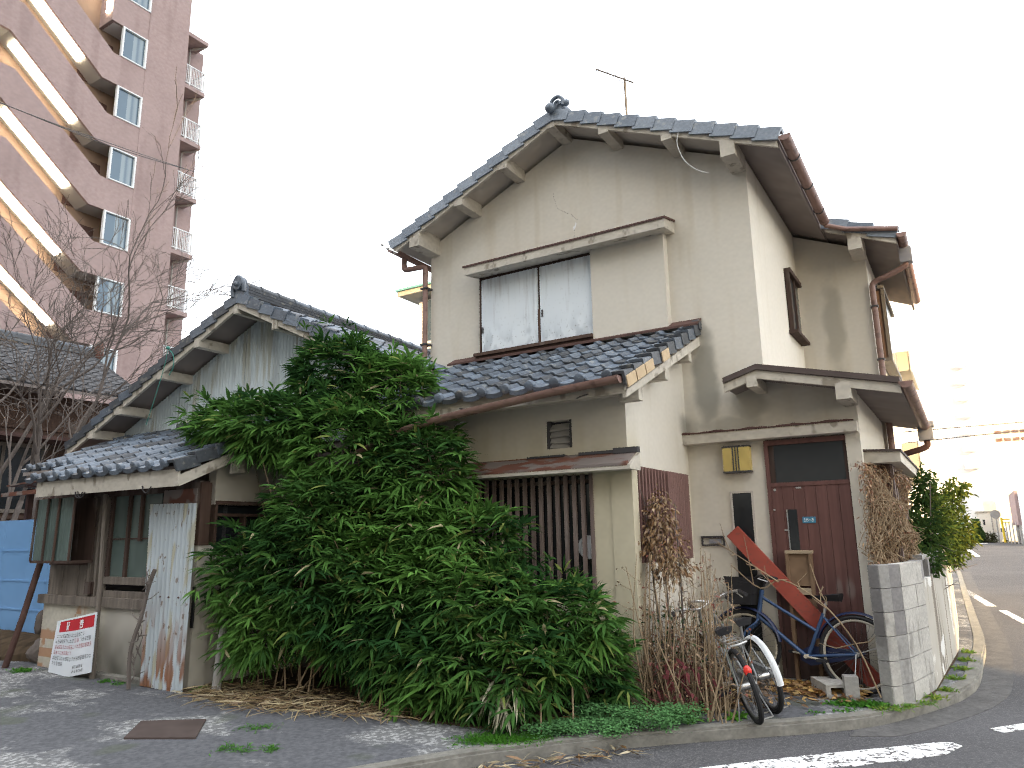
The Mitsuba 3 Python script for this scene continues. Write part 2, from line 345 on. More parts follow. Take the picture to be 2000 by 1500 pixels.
def wallY(poly, y0, y1):
    """polygon in (x, z), filling y0..y1"""
    m = extrude(poly, abs(y1 - y0)); v = m.vertices
    m.vertices = np.stack([v[:, 0], min(y0, y1) + v[:, 2], v[:, 1]], -1); m.invert()
    return m
def wallX(poly, x0, x1):
    """polygon in (y, z), filling x0..x1"""
    m = extrude(poly, abs(x1 - x0)); v = m.vertices
    m.vertices = np.stack([min(x0, x1) + v[:, 2], v[:, 0], v[:, 1]], -1)
    return m
def flat(poly, z, seg=None):
    m = extrude(poly, 0.01)
    v = m.vertices.copy(); v[:, 2] = np.where(v[:, 2] > 0.005, z, z - 0.05); m.vertices = v
    return m
def halfpipe(p0, p1, r, th=0.006, n=10, ends=True):
    """open-topped half-round gutter, ends closed by stop ends"""
    p0, p1 = np.asarray(p0, float), np.asarray(p1, float)
    ang = np.linspace(PI, 2 * PI, n + 1)
    outer = np.stack([np.cos(ang) * r, np.sin(ang) * r], -1); inner = outer[::-1] * (1 - th / r)
    L = np.linalg.norm(p1 - p0); d = unit(p1 - p0); s = unit(np.cross(d, (0, 0, 1))); u = np.cross(s, d)
    m = extrude(Polygon(np.vstack([outer, inner])), L)
    ms = [m]
    if ends:
        e = extrude(Polygon(outer * 1.05), 0.012); ms.append(e.copy()); e.apply_translation((0, 0, L - 0.012)); ms.append(e)
    m = cat(ms)
    m.apply_transform(frame(p0, s, u, np.cross(s, u)) if np.cross(s, u) @ d > 0 else frame(p0, -s, u, d))
    return m
def ball(c, r, s=(1, 1, 1), sub=2):
    m = trimesh.creation.icosphere(subdivisions=sub, radius=r); m.apply_scale(s); m.apply_translation(c)
    return m
def cyl(p0, p1, r, n=14): return tube([p0, p1], r, n)

# ------------------------------------------------------------------ ground
struct('road', bx(-400, 400, -200, 800, -0.3, 0.0), 'asphalt')
edge = [(-7.2, -1.6), (-5.1, 0.8), (-3.9, 2.65), (-3.37, 3.59), (-3.03, 4.19), (-2.82, 4.48), (-2.34, 5.06), (-1.65, 5.74), (-1.16, 6.19), (-0.77, 6.66), (-0.39, 7.48), (-0.21, 8.06), (-0.12, 8.66), (-0.07, 9.79), (-0.03, 11.6), (-0.13, 15.5), (-0.40, 26.0), (-1.2, 60)]
ed = curve([(x, y, 0) for x, y in edge], 90)[:, :2]
lotp = Polygon(list(ed) + [(-60, 60), (-60, -1.2)])
struct('lot_paving', flat(lotp.buffer(-0.13), 0.088), 'lot_concrete')
ring = lotp.difference(lotp.buffer(-0.14)).intersection(Polygon([(-3.9, 3.5), (2, 3.5), (2, 40), (-2.5, 40), (-2.2, 7.5), (-4.4, 5.5)]))
k1 = extrude(ring, 0.072); k1.apply_translation((0, 0, 0.001)); k2 = extrude(ring.buffer(-0.018), 0.093)
struct('kerb', cat(k1, k2), 'kerb_concrete')
gut = lotp.buffer(0.26).difference(lotp.buffer(0.002)).intersection(Polygon([(-0.95, 6.2), (1.5, 7.4), (1.5, 30), (-0.7, 30), (-0.7, 9)]))
struct('gutter_strip', flat(gut, 0.004), 'gutter_concrete')
low = lotp.difference(lotp.buffer(-0.14)).intersection(Polygon([(-12, -2), (-2, -2), (-2, 3.498), (-12, 3.498)]))
lw = extrude(low, 0.084); struct('lot_edge', lw, 'kerb_concrete')
soilp = Polygon([(-6.62, 4.62), (-5.9, 4.5), (-5.2, 4.56), (-4.5, 4.8), (-3.7, 4.82), (-3.1, 4.86), (-2.75, 5.25), (-2.3, 5.75), (-1.85, 6.3), (-1.75, 7.0), (-1.7, 7.6), (-2.6, 7.6), (-2.6, 6.0), (-6.64, 6.0)])
struct('soil', flat(soilp.buffer(0.05), 0.096), 'soil_mat')
side_soil = Polygon([(-0.86, 7.5), (-0.70, 7.0), (-0.45, 7.5), (-0.30, 9.9), (-0.34, 13), (-0.8, 13), (-0.8, 7.6)])
struct('soil', flat(side_soil, 0.094), 'soil_mat')
def paint(pts, z=0.004):
    struct('road_marking', flat(Polygon(pts), z), 'road_paint')
jag = [(-0.98, 5.35), (-0.86, 5.46), (-0.83, 5.46), (-0.72, 5.60), (-0.60, 5.72), (-0.55, 5.74), (-0.46, 5.88), (-0.33, 6.03)]
paint([(-2.6, 3.9), (-1.85, 4.72), (-1.67, 4.97), (-1.36, 5.32), (-1.07, 5.63), (-0.66, 6.04), (-0.38, 6.33), (-0.30, 6.36), (-0.24, 6.30)] + jag[::-1] + [(-1.25, 5.08), (-2.3, 3.75)])
for a, b, w in (((-0.43, 22.3), (0.145, 17.2), 0.16), ((0.30, 16.4), (0.56, 14.4), 0.13), ((-0.03, 6.87), (0.3, 7.3), 0.12), ((-0.55, 65.5), (0.08, 45.6), 0.28)):
    a, b = np.array(a), np.array(b); s = np.array([-(b - a)[1], (b - a)[0]]) / np.linalg.norm(b - a) * w / 2
    paint([a + s, b + s, b - s, a - s])
paint([(0.15, 80.0), (1.1, 81.5), (1.1, 84.5), (0.15, 83)])

# ------------------------------------------------------------------ roof tiles
TW, TL, EXP = 0.25, 0.285, 0.235
def tile_mesh(kind='field'):
    u = np.array([0, 0.12, 0.25, 0.38, 0.52, 0.64, 0.72, 0.79, 0.86, 0.93, 1.0])
    h = np.where(u <= 0.72, -0.016 * np.sin(PI * u / 0.72), 0.034 * np.sin(PI * (u - 0.72) / 0.28))
    x = u * (TW + 0.004)
    n = len(u); th = 0.018
    drop = np.where(u <= 0.72, 0.045, 0.03) if kind == 'eave' else np.full(n, th)
    V = np.concatenate([np.stack([x, np.zeros(n), h + 0.030], -1), np.stack([x, np.full(n, TL), h + 0.004], -1), np.stack([x, np.zeros(n), h + 0.030 - drop], -1), np.stack([x, np.full(n, 0.02), h + 0.030 - th], -1)])
    F = []
    for i in range(n - 1):
        for a, b in ((0, 1), (2, 0), (3, 2)):
            F += [(a * n + i, a * n + i + 1, b * n + i + 1), (a * n + i, b * n + i + 1, b * n + i)]
    m = trimesh.Trimesh(V, F, process=False)
    if kind == 'eave':
        knob = tube([(x[8], -0.022, 0.042), (x[8], -0.012, 0.042), (x[8], 0.03, 0.042)], [0.03, 0.047, 0.047], 12)
        m = cat(m, knob)
    return m
TILE, EAVE = mikit.ply(tile_mesh(), 'tile_slate', 35), mikit.ply(tile_mesh('eave'), 'tile_slate', 35)
def verge_mesh(fl=0.10, w=0.13, L=EXP + 0.025):
    a = bx(0, w, 0, L, 0.012, 0.038, 0.006); b = bx(-0.004, 0.022, 0, L, 0.02 - fl, 0.034, 0.006)
    m = cat(a, b)
    v = m.vertices; v[:, 2] += 0.034 * (1 - v[:, 1] / L); v[:, 0] -= 0.010 * (1 - v[:, 1] / L)
    return m
VERGE = mikit.ply(verge_mesh(), 'tile_slate')
VERGE_TALL = mikit.ply(verge_mesh(0.12), 'tile_slate')
mats3 = ['tile_slate', 'tile_blue', 'tile_dark', 'tile_slate', 'tile_blue']
def tile_field(parent, o, eu, ev, ncol, nrow, skip=lambda i, j: False, knobs=True, tints=mats3, merge=False, far=False):
    """o: eave corner on the deck; eu along the eave, ev up the slope"""
    eu, ev = unit(eu), unit(ev); en = np.cross(eu, ev)
    base = [tile_mesh(), tile_mesh('eave')]; out = []
    for j in range(nrow):
        for i in range(ncol):
            if skip(i, j):
                continue
            q = rng.normal(0, 1, 4)
            a = 0.010 * q[0]
            du, dv = eu * math.cos(a) + ev * math.sin(a), ev * math.cos(a) - eu * math.sin(a)
            M = frame(np.asarray(o) + eu * (i * TW + 0.003 * q[1]) + ev * (j * EXP + 0.004 * q[2]) + en * (0.006 + 0.003 * abs(q[3])), du, dv, en)
            k = 1 if (j == 0 and knobs) else 0
            if merge:
                m = base[k].copy(); m.apply_transform(M); out.append(m)
            else:
                put(parent, 'roof_tile', EAVE if k else TILE, tints[int(rng.integers(len(tints)))], M)
    if merge:
        add(parent, 'roof_tiles', cat(out), 'tile_far' if far else 'tile_slate', 35, kind='stuff')
def verge(parent, p0, p1, inward, tints=('tile_slate', 'tile_blue', 'tile_dark'), ply=VERGE, tan=()):
    p0, p1 = np.asarray(p0, float), np.asarray(p1, float)
    L = np.linalg.norm(p1 - p0); ev = unit(p1 - p0); ex = unit(inward); en = np.cross(ex, ev)
    if en[2] < 0:
        en = -en
    n = int(L / EXP)
    for j in range(n):
        b = tints[int(rng.integers(len(tints)))]
        if j in tan:
            fp = bx(-0.022, -0.012, 0.012, EXP * L / n / EXP - 0.012, -0.075, 0.02, 0.004); fp.apply_transform(frame(p0 + ev * (j * L / n) + en * 0.01, ex, ev, en)); add(parent, 'plaster_patch', fp, 'tile_tan')
        put(parent, 'verge_tile', ply, b, frame(p0 + ev * (j * L / n) + en * 0.01, ex, ev * (L / n / EXP), en))
def ridge_line(parent, p0, p1, w=0.20, h=0.17, courses=3, cap=0.085, step=0.27):
    """stacked flat courses under a row of round cap tiles"""
    p0, p1 = np.asarray(p0, float), np.asarray(p1, float)
    d = unit(p1 - p0); L = np.linalg.norm(p1 - p0)
    for k in range(courses):
        z = np.array([0, 0, -h + (k + 0.5) * h / courses])
        add(parent, 'ridge_course', bar(p0 + z, p1 + z, w - 0.018 * k, h / courses - 0.008, c=0.008), 'tile_dark')
    n = int(L / step)
    for i in range(n):
        a, b = p0 + d * (i * L / n), p0 + d * ((i + 1.06) * L / n)
        s = unit(np.cross(d, (0, 0, 1))); zz = np.array([0, 0, 0.01])
        m = tube([a + zz, a + d * 0.03 + zz, a + d * 0.05 + zz, b + zz], [cap * 1.12, cap * 1.12, cap, cap * 0.97], 14)
        add(parent, 'ridge_cap', m, mats3[int(rng.integers(3))], 40)

# ------------------------------------------------------------------ two-storey house
H = thing('two_storey_house', 'two storey beige stucco house with dark tiled gable roof and metal shuttered upper window', 'house')
YM, XL, XR = 7.6, -6.0, -1.63
RX, RZ, EZ = -3.76, 6.56, 5.44            # ridge (deck top), right eave
sl = (RZ - EZ) / (RX + 1.20)              # < 0 towards +x
def deck(x): return RZ - abs(x - RX) * abs(sl)
wall_poly = Polygon([(XL, 0.05), (XR, 0.05), (XR, deck(XR) - 0.10), (RX, RZ - 0.10), (XL, deck(XL) - 0.10)])
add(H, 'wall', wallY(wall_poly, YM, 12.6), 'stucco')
# rear wing under the prolonged right slope
add(H, 'wing_wall', wallY(Polygon([(XR - 0.3, 0.05), (-0.76, 0.05), (-0.76, deck(-0.76) - 0.12), (XR - 0.3, deck(XR - 0.3) - 0.12)]), 10.15, 12.6), 'stucco')
# roof deck and soffit boards
YF, YB = 7.15, 13.0
R = H + '__roof'
for k, (xa, xb, y0, y1) in enumerate(((RX, -1.20, YF, YB), (RX, -6.30, YF, YB), (-1.20, -0.36, 9.68, YB))):
    s = 1 if xb > xa else -1
    za, zb = deck(xa), deck(xb)
    m = wallY(Polygon([(xa, za), (xb, zb), (xb, zb - 0.045), (xa, za - 0.045)]), y0 + 0.03, y1)
    if k == 0:
        scene[R] = mikit.ply(m, 'soffit'); counts[R] = 0
    else:
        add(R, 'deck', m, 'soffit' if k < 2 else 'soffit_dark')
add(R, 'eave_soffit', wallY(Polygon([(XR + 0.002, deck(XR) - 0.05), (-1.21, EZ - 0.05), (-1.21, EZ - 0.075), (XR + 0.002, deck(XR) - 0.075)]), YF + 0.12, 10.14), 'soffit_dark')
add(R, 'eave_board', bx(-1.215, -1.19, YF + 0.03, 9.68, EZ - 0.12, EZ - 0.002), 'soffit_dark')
add(R, 'eave_board', bx(-0.375, -0.35, 9.71, YB, deck(-0.36) - 0.12, deck(-0.36) - 0.002), 'soffit_dark')
# barge boards on the gable
def barge(xa, xb, y, top, h, th=0.035):
    return wallY(Polygon([(xa, deck(xa) + top), (xb, deck(xb) + top), (xb, deck(xb) + top - h), (xa, deck(xa) + top - h)]), y, y + th)
add(R, 'barge_board', barge(RX, -1.20, YF - 0.006, -0.005, 0.125), 'trim')
add(R, 'barge_board', barge(RX, -6.30, YF - 0.006, -0.005, 0.125), 'trim')
add(R, 'barge_board', barge(-1.15, -0.36, 9.66, -0.005, 0.12), 'trim')
for x, w, h in ((-1.70, 0.15, 0.24), (-2.35, 0.12, 0.13), (-3.10, 0.12, 0.13), (-3.80, 0.12, 0.10), (-4.50, 0.12, 0.13), (-5.20, 0.13, 0.14), (-5.93, 0.17, 0.22)):
    z = deck(x) - 0.05
    m = wallY(Polygon([(x - w / 2, z - h), (x + w / 2, z - h), (x + w / 2, deck(x + w / 2) - 0.05), (x - w / 2, deck(x - w / 2) - 0.05)]), YF - 0.012, YM - 0.001)
    add(H, 'purlin_end', m, 'trim')
add(H, 'purlin_end', bx(-0.90, -0.74, 9.645, 10.149, deck(-0.82) - 0.30, deck(-0.82) - 0.06), 'trim')
# verge tiles, ridge and the unseen slopes
er = unit((1, 0, sl)); el = unit((-1, 0, sl))
verge(R, (-1.17, YF - 0.03, deck(-1.17)), (RX, YF - 0.03, RZ), (0, 1, 0), ply=VERGE_TALL, tints=('tile_blue', 'tile_verge', 'tile_verge'))
verge(R, (-6.34, YF - 0.03, deck(-6.34)), (RX, YF - 0.03, RZ), (0, 1, 0), ply=VERGE_TALL, tints=('tile_blue', 'tile_blue', 'tile_verge'))
verge(R, (-0.34, 9.64, deck(-0.34)), (-1.15, 9.64, deck(-1.15)), (0, 1, 0), ply=VERGE_TALL, tints=('tile_verge', 'tile_verge', 'tile_blue'))
tile_field(R, (-1.19, 7.27, EZ + 0.01), (0, 1, 0), (-1, 0, -sl), 22, 11, merge=True)
tile_field(R, (-6.31, 12.9, deck(-6.31) + 0.01), (0, -1, 0), (1, 0, -sl), 22, 10, merge=True)
tile_field(R, (-0.36, 9.78, deck(-0.36) + 0.01), (0, 1, 0), (-1, 0, -sl), 12, 4, merge=True)
ridge_line(R, (RX, YF + 0.15, RZ + 0.17), (RX, YB, RZ + 0.17), 0.22, 0.16, 2)
oz = RZ + 0.035
oni = cat(ball((RX + 0.00, YF - 0.09, oz + 0.01), 0.072, (1, 0.8, 1)), tube([(RX + 0.10, YF - 0.02, oz + 0.05), (RX + 0.10, YF + 0.12, oz + 0.05)], [0.075, 0.08], 18))
sw = [tube(curve([(RX - 0.03, YF - 0.04, oz + 0.06), (RX + 0.02, YF - 0.05, oz + 0.15), (RX + 0.11, YF - 0.05, oz + 0.175), (RX + 0.18, YF - 0.04, oz + 0.10), (RX + 0.17, YF - 0.04, oz + 0.03)], 20), 0.026, 8),
      tube(curve([(RX + 0.04, YF - 0.05, oz + 0.02), (RX + 0.06, YF - 0.06, oz + 0.085), (RX + 0.115, YF - 0.06, oz + 0.10), (RX + 0.14, YF - 0.05, oz + 0.05)], 14), 0.016, 8), ball((RX + 0.215, YF - 0.02, oz + 0.06), 0.05, (1, 0.8, 1))]
add(R, 'ridge_end_tile', cat(oni, sw).apply_translation((-RX - 0.07, 0, -oz)).apply_scale((0.88, 1, 0.85)).apply_translation((RX + 0.07, 0, oz)), 'tile_blue', 40, label='scrolled round ridge end tile at the gable peak')
# gutters and pipes
add(H, 'gutter', halfpipe((-1.125, YF - 0.02, EZ - 0.02), (-1.125, 9.52, EZ - 0.06), 0.058), 'gutter', 40)
add(H, 'gutter', halfpipe((-0.295, 9.60, deck(-0.36) - 0.02), (-0.295, 12.4, deck(-0.36) - 0.13), 0.055), 'gutter', 40)
add(H, 'gutter', tube([(-1.13, 9.50, 5.36), (-1.12, 9.55, 5.33), (-0.9, 9.6, 5.245), (-0.32, 9.60, 5.11)], 0.03, 10), 'gutter', 40)
for y in (7.6, 8.35, 9.1):
    add(H, 'gutter_strap', halfpipe((-1.125, y, EZ - 0.022 - (y - 7.13) * 0.0167), (-1.125, y + 0.025, EZ - 0.022 - (y - 7.13) * 0.0167), 0.064, ends=False), 'steel_dark')
add(H, 'hopper', cat(bx(-0.36, -0.22, 9.98, 10.12, 4.80, 5.00, 0.02)), 'grey_plastic')
add(H, 'downpipe', tube(curve([(-0.29, 10.04, 4.82), (-0.32, 10.05, 4.76), (-0.5, 10.07, 4.69), (-0.68, 10.10, 4.64), (-0.715, 10.1, 4.58)], 14).tolist() + [(-0.715, 10.1, 3.2), (-0.715, 10.1, 2.3)], 0.036, 12), 'gutter', 40, label='copper brown downpipe at the right rear corner')
for z in (4.3, 3.6):
    add(H, 'pipe_clip', bx(-0.76, -0.67, 10.055, 10.15, z, z + 0.02), 'steel_dark')
add(H, 'gutter', halfpipe((-6.36, YF, EZ - 0.03), (-6.36, 11.5, EZ - 0.08), 0.055), 'gutter', 40)
add(H, 'downpipe', tube(curve([(-6.36, 7.45, 5.38), (-6.36, 7.45, 5.24), (-6.33, 7.46, 5.19), (-6.06, 7.50, 5.185), (-6.03, 7.51, 5.14)], 16).tolist() + [(-6.03, 7.51, 4.4), (-6.03, 7.51, 3.55)], 0.036, 12), 'gutter', 40, label='copper brown downpipe at the left corner')
for z in (4.85, 4.05):
    add(H, 'pipe_clip', bx(-6.08, -5.97, 7.46, 7.6, z, z + 0.02), 'steel_dark')
add(H, 'eave_fitting', cat(bar((-6.28, 7.12, 5.36), (-6.38, 7.0, 5.42), 0.012, 0.012), bar((-6.2, 7.12, 5.30), (-6.28, 7.0, 5.34), 0.012, 0.012), ball((-6.38, 7.0, 5.42), 0.02), ball((-6.28, 7.0, 5.34), 0.02)), 'chrome')
# upper window with metal shutters, hood and shutter box
W = H + '__window'; scene[W] = mikit.ply(bx(-5.12, -3.52, 7.56, 7.64, 3.78, 4.86), 'wood_dark'); labels[W] = {'label': 'wide upper window closed by two pale metal shutters'}
for xa, xb in ((-5.105, -4.262), (-4.225, -3.515)):
    add(W, 'shutter', bx(xa, xb, 7.535, 7.565, 3.815, 4.80, 0.004), 'shutter')
add(W, 'mullion', bx(-4.26, -4.228, 7.53, 7.57, 3.80, 4.25), 'wood_brown')
add(W, 'handle', cat(bx(-4.205, -4.185, 7.52, 7.54, 4.14, 4.23), bx(-5.095, -5.075, 7.52, 7.54, 4.07, 4.15)), 'steel_dark')
add(W, 'jamb', bx(-5.135, -5.115, 7.53, 7.6, 3.78, 4.86), 'wood_dark')
add(W, 'sill', cat(bx(-5.18, -3.49, 7.44, 7.6, 3.755, 3.795, 0.006), bx(-5.16, -3.49, 7.48, 7.6, 3.70, 3.755, 0.006)), 'wood_brown')
add(H, 'shutter_box', bx(-3.49, -2.575, 7.475, 7.6, 3.70, 4.86, 0.008), 'stucco')
hd = H + '__window_hood'
scene[hd] = mikit.ply(wallX(Polygon([(7.25, 4.80), (7.6, 4.85), (7.6, 4.99), (7.25, 4.905)]), -5.18, -2.475), 'trim')
add(hd, 'flashing', wallX(Polygon([(7.235, 4.900), (7.6, 4.988), (7.6, 5.012), (7.235, 4.925)]), -5.20, -2.46), 'rust_dark')
cr = rng.normal(0, 0.008, (16, 3)); cr[:, 1] = 0
ck = np.array([(-4.02, 7.5985, 5.78), (-4.0, 7.5985, 5.66), (-3.96, 7.5985, 5.55), (-3.86, 7.5985, 5.46), (-3.74, 7.5985, 5.38), (-3.70, 7.5985, 5.31), (-3.75, 7.5985, 5.23), (-3.76, 7.5985, 5.10)])
add(H, 'wall_crack', tube(curve(ck, 16) + cr[:len(curve(ck, 16))], 0.0014, 4), 'wood_grey')
chip = wallY(Polygon([(-3.76, 5.20), (-3.735, 5.215), (-3.71, 5.285), (-3.72, 5.305), (-3.735, 5.26), (-3.755, 5.245)]), 7.595, 7.602)
add(H, 'plaster_chip', chip, 'white_paint')
# small side window, wing window
sw_ = H + '__side_window'; scene[sw_] = mikit.ply(bx(-1.66, -1.60, 9.27, 9.95, 3.93, 4.72), 'wood_dark')
add(sw_, 'pane', bx(-1.61, -1.594, 9.33, 9.89, 4.0, 4.66), 'glass_dark')
add(sw_, 'frame', cat(bx(-1.63, -1.55, 9.24, 9.98, 4.70, 4.76), bx(-1.63, -1.52, 9.22, 10.02, 3.90, 3.94), bx(-1.62, -1.57, 9.24, 9.29, 3.93, 4.72), bx(-1.62, -1.575, 9.6, 9.63, 3.94, 4.7)), 'wood_dark')
ww = H + '__wing_window'; scene[ww] = mikit.ply(bx(-0.80, -0.66, 10.75, 12.3, 3.75, 4.72), 'wood_dark')
add(ww, 'frame', cat(bx(-0.76, -0.62, 10.70, 12.35, 4.72, 4.77), bx(-0.76, -0.62, 10.70, 12.35, 3.70, 3.75), bx(-0.665, -0.62, 10.72, 10.77, 3.75, 4.72)), 'steel_dark')
add(ww, 'pane', bx(-0.67, -0.65, 10.8, 12.28, 3.8, 4.68), 'glass_sky')

# bay with the tiled lean-to roof
B = H + '__bay'
YBay, XBay = 5.94, -2.49
front = Polygon([(-5.4, 0.05), (-2.46, 0.05), (-2.46, 2.06), (XBay, 2.06), (XBay, 2.76), (-5.4, 2.76)])
front = front.difference(rect(-3.30, 2.28, -3.03, 2.545)).difference(rect(-4.30, 0.95, -2.835, 2.03))
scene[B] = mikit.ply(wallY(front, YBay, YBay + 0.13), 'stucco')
side = Polygon([(6.07, 0.05), (7.6, 0.05), (7.6, 3.62), (YBay + 0.13, 2.80), (YBay + 0.13, 0.05)]).difference(rect(6.04, 1.27, 7.42, 2.06))
add(B, 'side_wall', wallX(side, XBay - 0.12, XBay), 'stucco')
add(B, 'side_wall', wallX(Polygon([(YBay, 2.06), (YBay + 0.129, 2.06), (YBay + 0.129, 2.815), (YBay, 2.757)]), XBay - 0.12, XBay - 0.001), 'stucco')
add(B, 'dark_backing', bx(-5.4, -2.62, 6.55, 6.6, 0.1, 2.7), 'steel_dark')  # near-black sheet standing in for the shade inside the bay
add(B, 'pilaster', bx(-2.655, -2.455, YBay - 0.012, YBay + 0.05, 0.05, 2.05, 0.005), 'stucco')
# broken vent
v = B + '__vent'; scene[v] = mikit.ply(cat(bx(-3.30, -3.27, 5.95, 6.06, 2.28, 2.545), bx(-3.06, -3.03, 5.95, 6.06, 2.28, 2.545), bx(-3.27, -3.06, 6.05, 6.07, 2.28, 2.545)), 'steel_dark')
for z, a, t, dx in ((2.485, -0.05, 0.01, 0.0), (2.43, -0.03, 0.03, 0.01), (2.37, 0.06, 0.045, -0.012), (2.315, 0.10, 0.02, 0.0)):
    m = bx(-0.115, 0.115, -0.045, 0.045, -0.006, 0.006, 0.002); m.apply_transform(trimesh.transformations.euler_matrix(0.75 + t * 6, a, 0)); m.apply_translation((-3.165 + dx, 5.985, z))
    add(v, 'louvre', m, 'concrete_grey')
# rusty ledge roof
L = B + '__ledge_roof'
scene[L] = mikit.ply(wallX(Polygon([(5.70, 2.06), (5.94, 2.19), (5.94, 2.21), (5.70, 2.085)]), -4.4, -2.40), 'rust')
add(L, 'fascia', bx(-4.4, -2.375, 5.705, 5.73, 2.03, 2.072), 'trim')
add(L, 'soffit', bx(-4.4, -2.385, 5.73, 5.939, 2.038, 2.055), 'soffit')
add(L, 'end_board', wallX(Polygon([(5.705, 2.03), (5.939, 2.03), (5.939, 2.18), (5.705, 2.065)]), -2.40, -2.374), 'trim')
add(L, 'torn_flashing', cat(bx(-2.95, -2.55, 5.90, 5.938, 2.195, 2.222), bx(-2.60, -2.37, 5.88, 5.938, 2.185, 2.235), bx(-3.5, -3.1, 5.905, 5.938, 2.20, 2.218)), 'steel_dark')
# barred window
bw = B + '__barred_window'
scene[bw] = mikit.ply(bx(-4.3, -2.835, 6.045, 6.06, 0.95, 2.03), 'glass_dark')
for k, x in enumerate(np.arange(-4.26, -2.84, 0.087)):
    add(bw, 'slat', bx(x, x + 0.034, 5.925, 5.955, 0.95, 2.03, 0.004), 'slat_brown')
add(bw, 'rail', cat(bx(-4.3, -2.836, 5.957, 5.985, 1.02, 1.05), bx(-4.3, -2.836, 5.957, 5.985, 1.95, 1.985)), 'wood_dark')
add(bw, 'plate', tube([(-2.93, 5.99, 1.38), (-2.93, 5.998, 1.38)], [0.10, 0.105], 20), 'white_metal', 40, label='round white plate standing behind the bars')
add(bw, 'frame', bx(-2.87, -2.836, 5.93, 6.04, 0.95, 2.03), 'wood_brown')
# slatted side window
sv = B + '__side_screen'
scene[sv] = mikit.ply(bx(-2.60, -2.56, 6.04, 7.42, 1.27, 2.06), 'glass_dark')
ys = np.arange(6.10, 6.80, 0.08)
for y in ys: add(sv, 'slat', bx(-2.478, -2.458, y, y + 0.028, 1.24, 2.085, 0.003), 'slat_wine')
for y in np.arange(6.83, 7.44, 0.052): add(sv, 'slat', bx(-2.485, -2.452, y, y + 0.045, 1.24, 2.085, 0.003), 'slat_wine')
add(sv, 'rail', cat(bx(-2.51, -2.487, 6.05, 7.42, 1.30, 1.34), bx(-2.51, -2.487, 6.05, 7.42, 1.99, 2.03)), 'wood_dark')
# bay roof
BR = H + '__bay_roof'
bx0, bx1 = -5.60, -2.27
e0, e1 = np.array([0, 5.44, 2.74]), np.array([0, 7.6, 3.68])
bsl = (e1[2] - e0[2]) / (e1[1] - e0[1])
def bz(y): return e0[2] + bsl * (y - e0[1])
scene[BR] = mikit.ply(wallX(Polygon([(5.50, bz(5.50)), (7.6, bz(7.6)), (7.6, bz(7.6) - 0.05), (5.50, bz(5.5) - 0.05)]), bx0, bx1 - 0.01), 'soffit')
tile_field(BR, (bx1 - 0.10 - 13 * TW, 5.40, bz(5.40) + 0.012), (1, 0, 0), (0, 1, bsl), 13, 10, tints=['tile_slate', 'tile_dark', 'tile_slate', 'tile_blue'])
verge(BR, (bx1 + 0.01, 5.40, bz(5.40)), (bx1 + 0.01, 7.58, bz(7.58)), (-1, 0, 0), tan=(0, 1, 2, 4), tints=('tile_dark', 'tile_slate'))
add(BR, 'fascia', bx(bx0 + 0.1, bx1 - 0.02, 5.47, 5.50, bz(5.5) - 0.135, bz(5.5) - 0.004), 'trim')
add(BR, 'barge_board', wallX(Polygon([(5.47, bz(5.47) - 0.10), (7.598, bz(7.598) - 0.085), (7.598, bz(7.598) - 0.19), (5.47, bz(5.47) - 0.16)]), bx1 - 0.04, bx1 - 0.005), 'trim')
add(BR, 'barge_board', wallX(Polygon([(5.48, bz(5.48) - 0.001), (7.598, bz(7.598) - 0.001), (7.598, bz(7.598) - 0.105), (5.48, bz(5.48) - 0.12)]), bx1 - 0.055, bx1 - 0.042), 'soffit_dark')
add(BR, 'soffit', wallX(Polygon([(5.50, bz(5.5) - 0.055), (7.59, bz(7.59) - 0.055), (7.59, bz(7.59) - 0.075), (5.50, bz(5.50) - 0.075)]), XBay + 0.002, bx1 - 0.06), 'soffit')
add(BR, 'soffit', bx(bx0 + 0.1, XBay - 0.01, 5.501, 5.938, 2.70, 2.715), 'soffit')
for y in (5.80, 6.50, 7.25):
    add(BR, 'rafter_end', wallX(Polygon([(y, bz(y) - 0.27), (y + 0.10, bz(y) - 0.27), (y + 0.10, bz(y + 0.1) - 0.075), (y, bz(y) - 0.075)]), XBay + 0.001, bx1 - 0.03), 'trim')
add(BR, 'flashing', cat(wallX(Polygon([(7.44, bz(7.44) + 0.075), (7.6, bz(7.6) + 0.09), (7.6, bz(7.6) + 0.12), (7.44, bz(7.44) + 0.10)]), bx0, bx1 + 0.03)), 'rust_dark')
add(BR, 'ridge_end', bx(bx1 - 0.05, bx1 + 0.03, 7.50, 7.599, bz(7.55) + 0.0, bz(7.55) + 0.10, 0.012), 'tile_dark')
g = curve([(-2.29, 5.37, 2.755), (-2.9, 5.37, 2.715), (-3.33, 5.365, 2.675), (-4.04, 5.34, 2.60), (-4.55, 5.32, 2.51), (-5.1, 5.30, 2.33)], 30)
ang = np.linspace(PI, 2 * PI, 11)
prof = np.vstack([np.stack([np.cos(ang), np.sin(ang)], -1) * 0.056, np.stack([np.cos(ang[::-1]), np.sin(ang[::-1])], -1) * 0.050])
gv = np.concatenate([np.stack([np.full(22, q[0]), q[1] + prof[:, 0], q[2] + prof[:, 1]], -1) for q in g]); gf = []
for i in range(len(g) - 1):
    for j in range(22):
        a, b = i * 22 + j, i * 22 + (j + 1) % 22
        gf += [(a, b, b + 22), (a, b + 22, a + 22)]
endc = extrude(Polygon(np.stack([np.cos(ang), np.sin(ang)], -1) * 0.059), 0.012); vv = endc.vertices; endc.vertices = np.stack([-2.295 + vv[:, 2], 5.37 + vv[:, 0], 2.756 + vv[:, 1]], -1)
add(BR, 'gutter', cat(trimesh.Trimesh(gv, gf, process=False), endc), 'gutter', 40, label='sagging copper brown gutter along the bay roof')
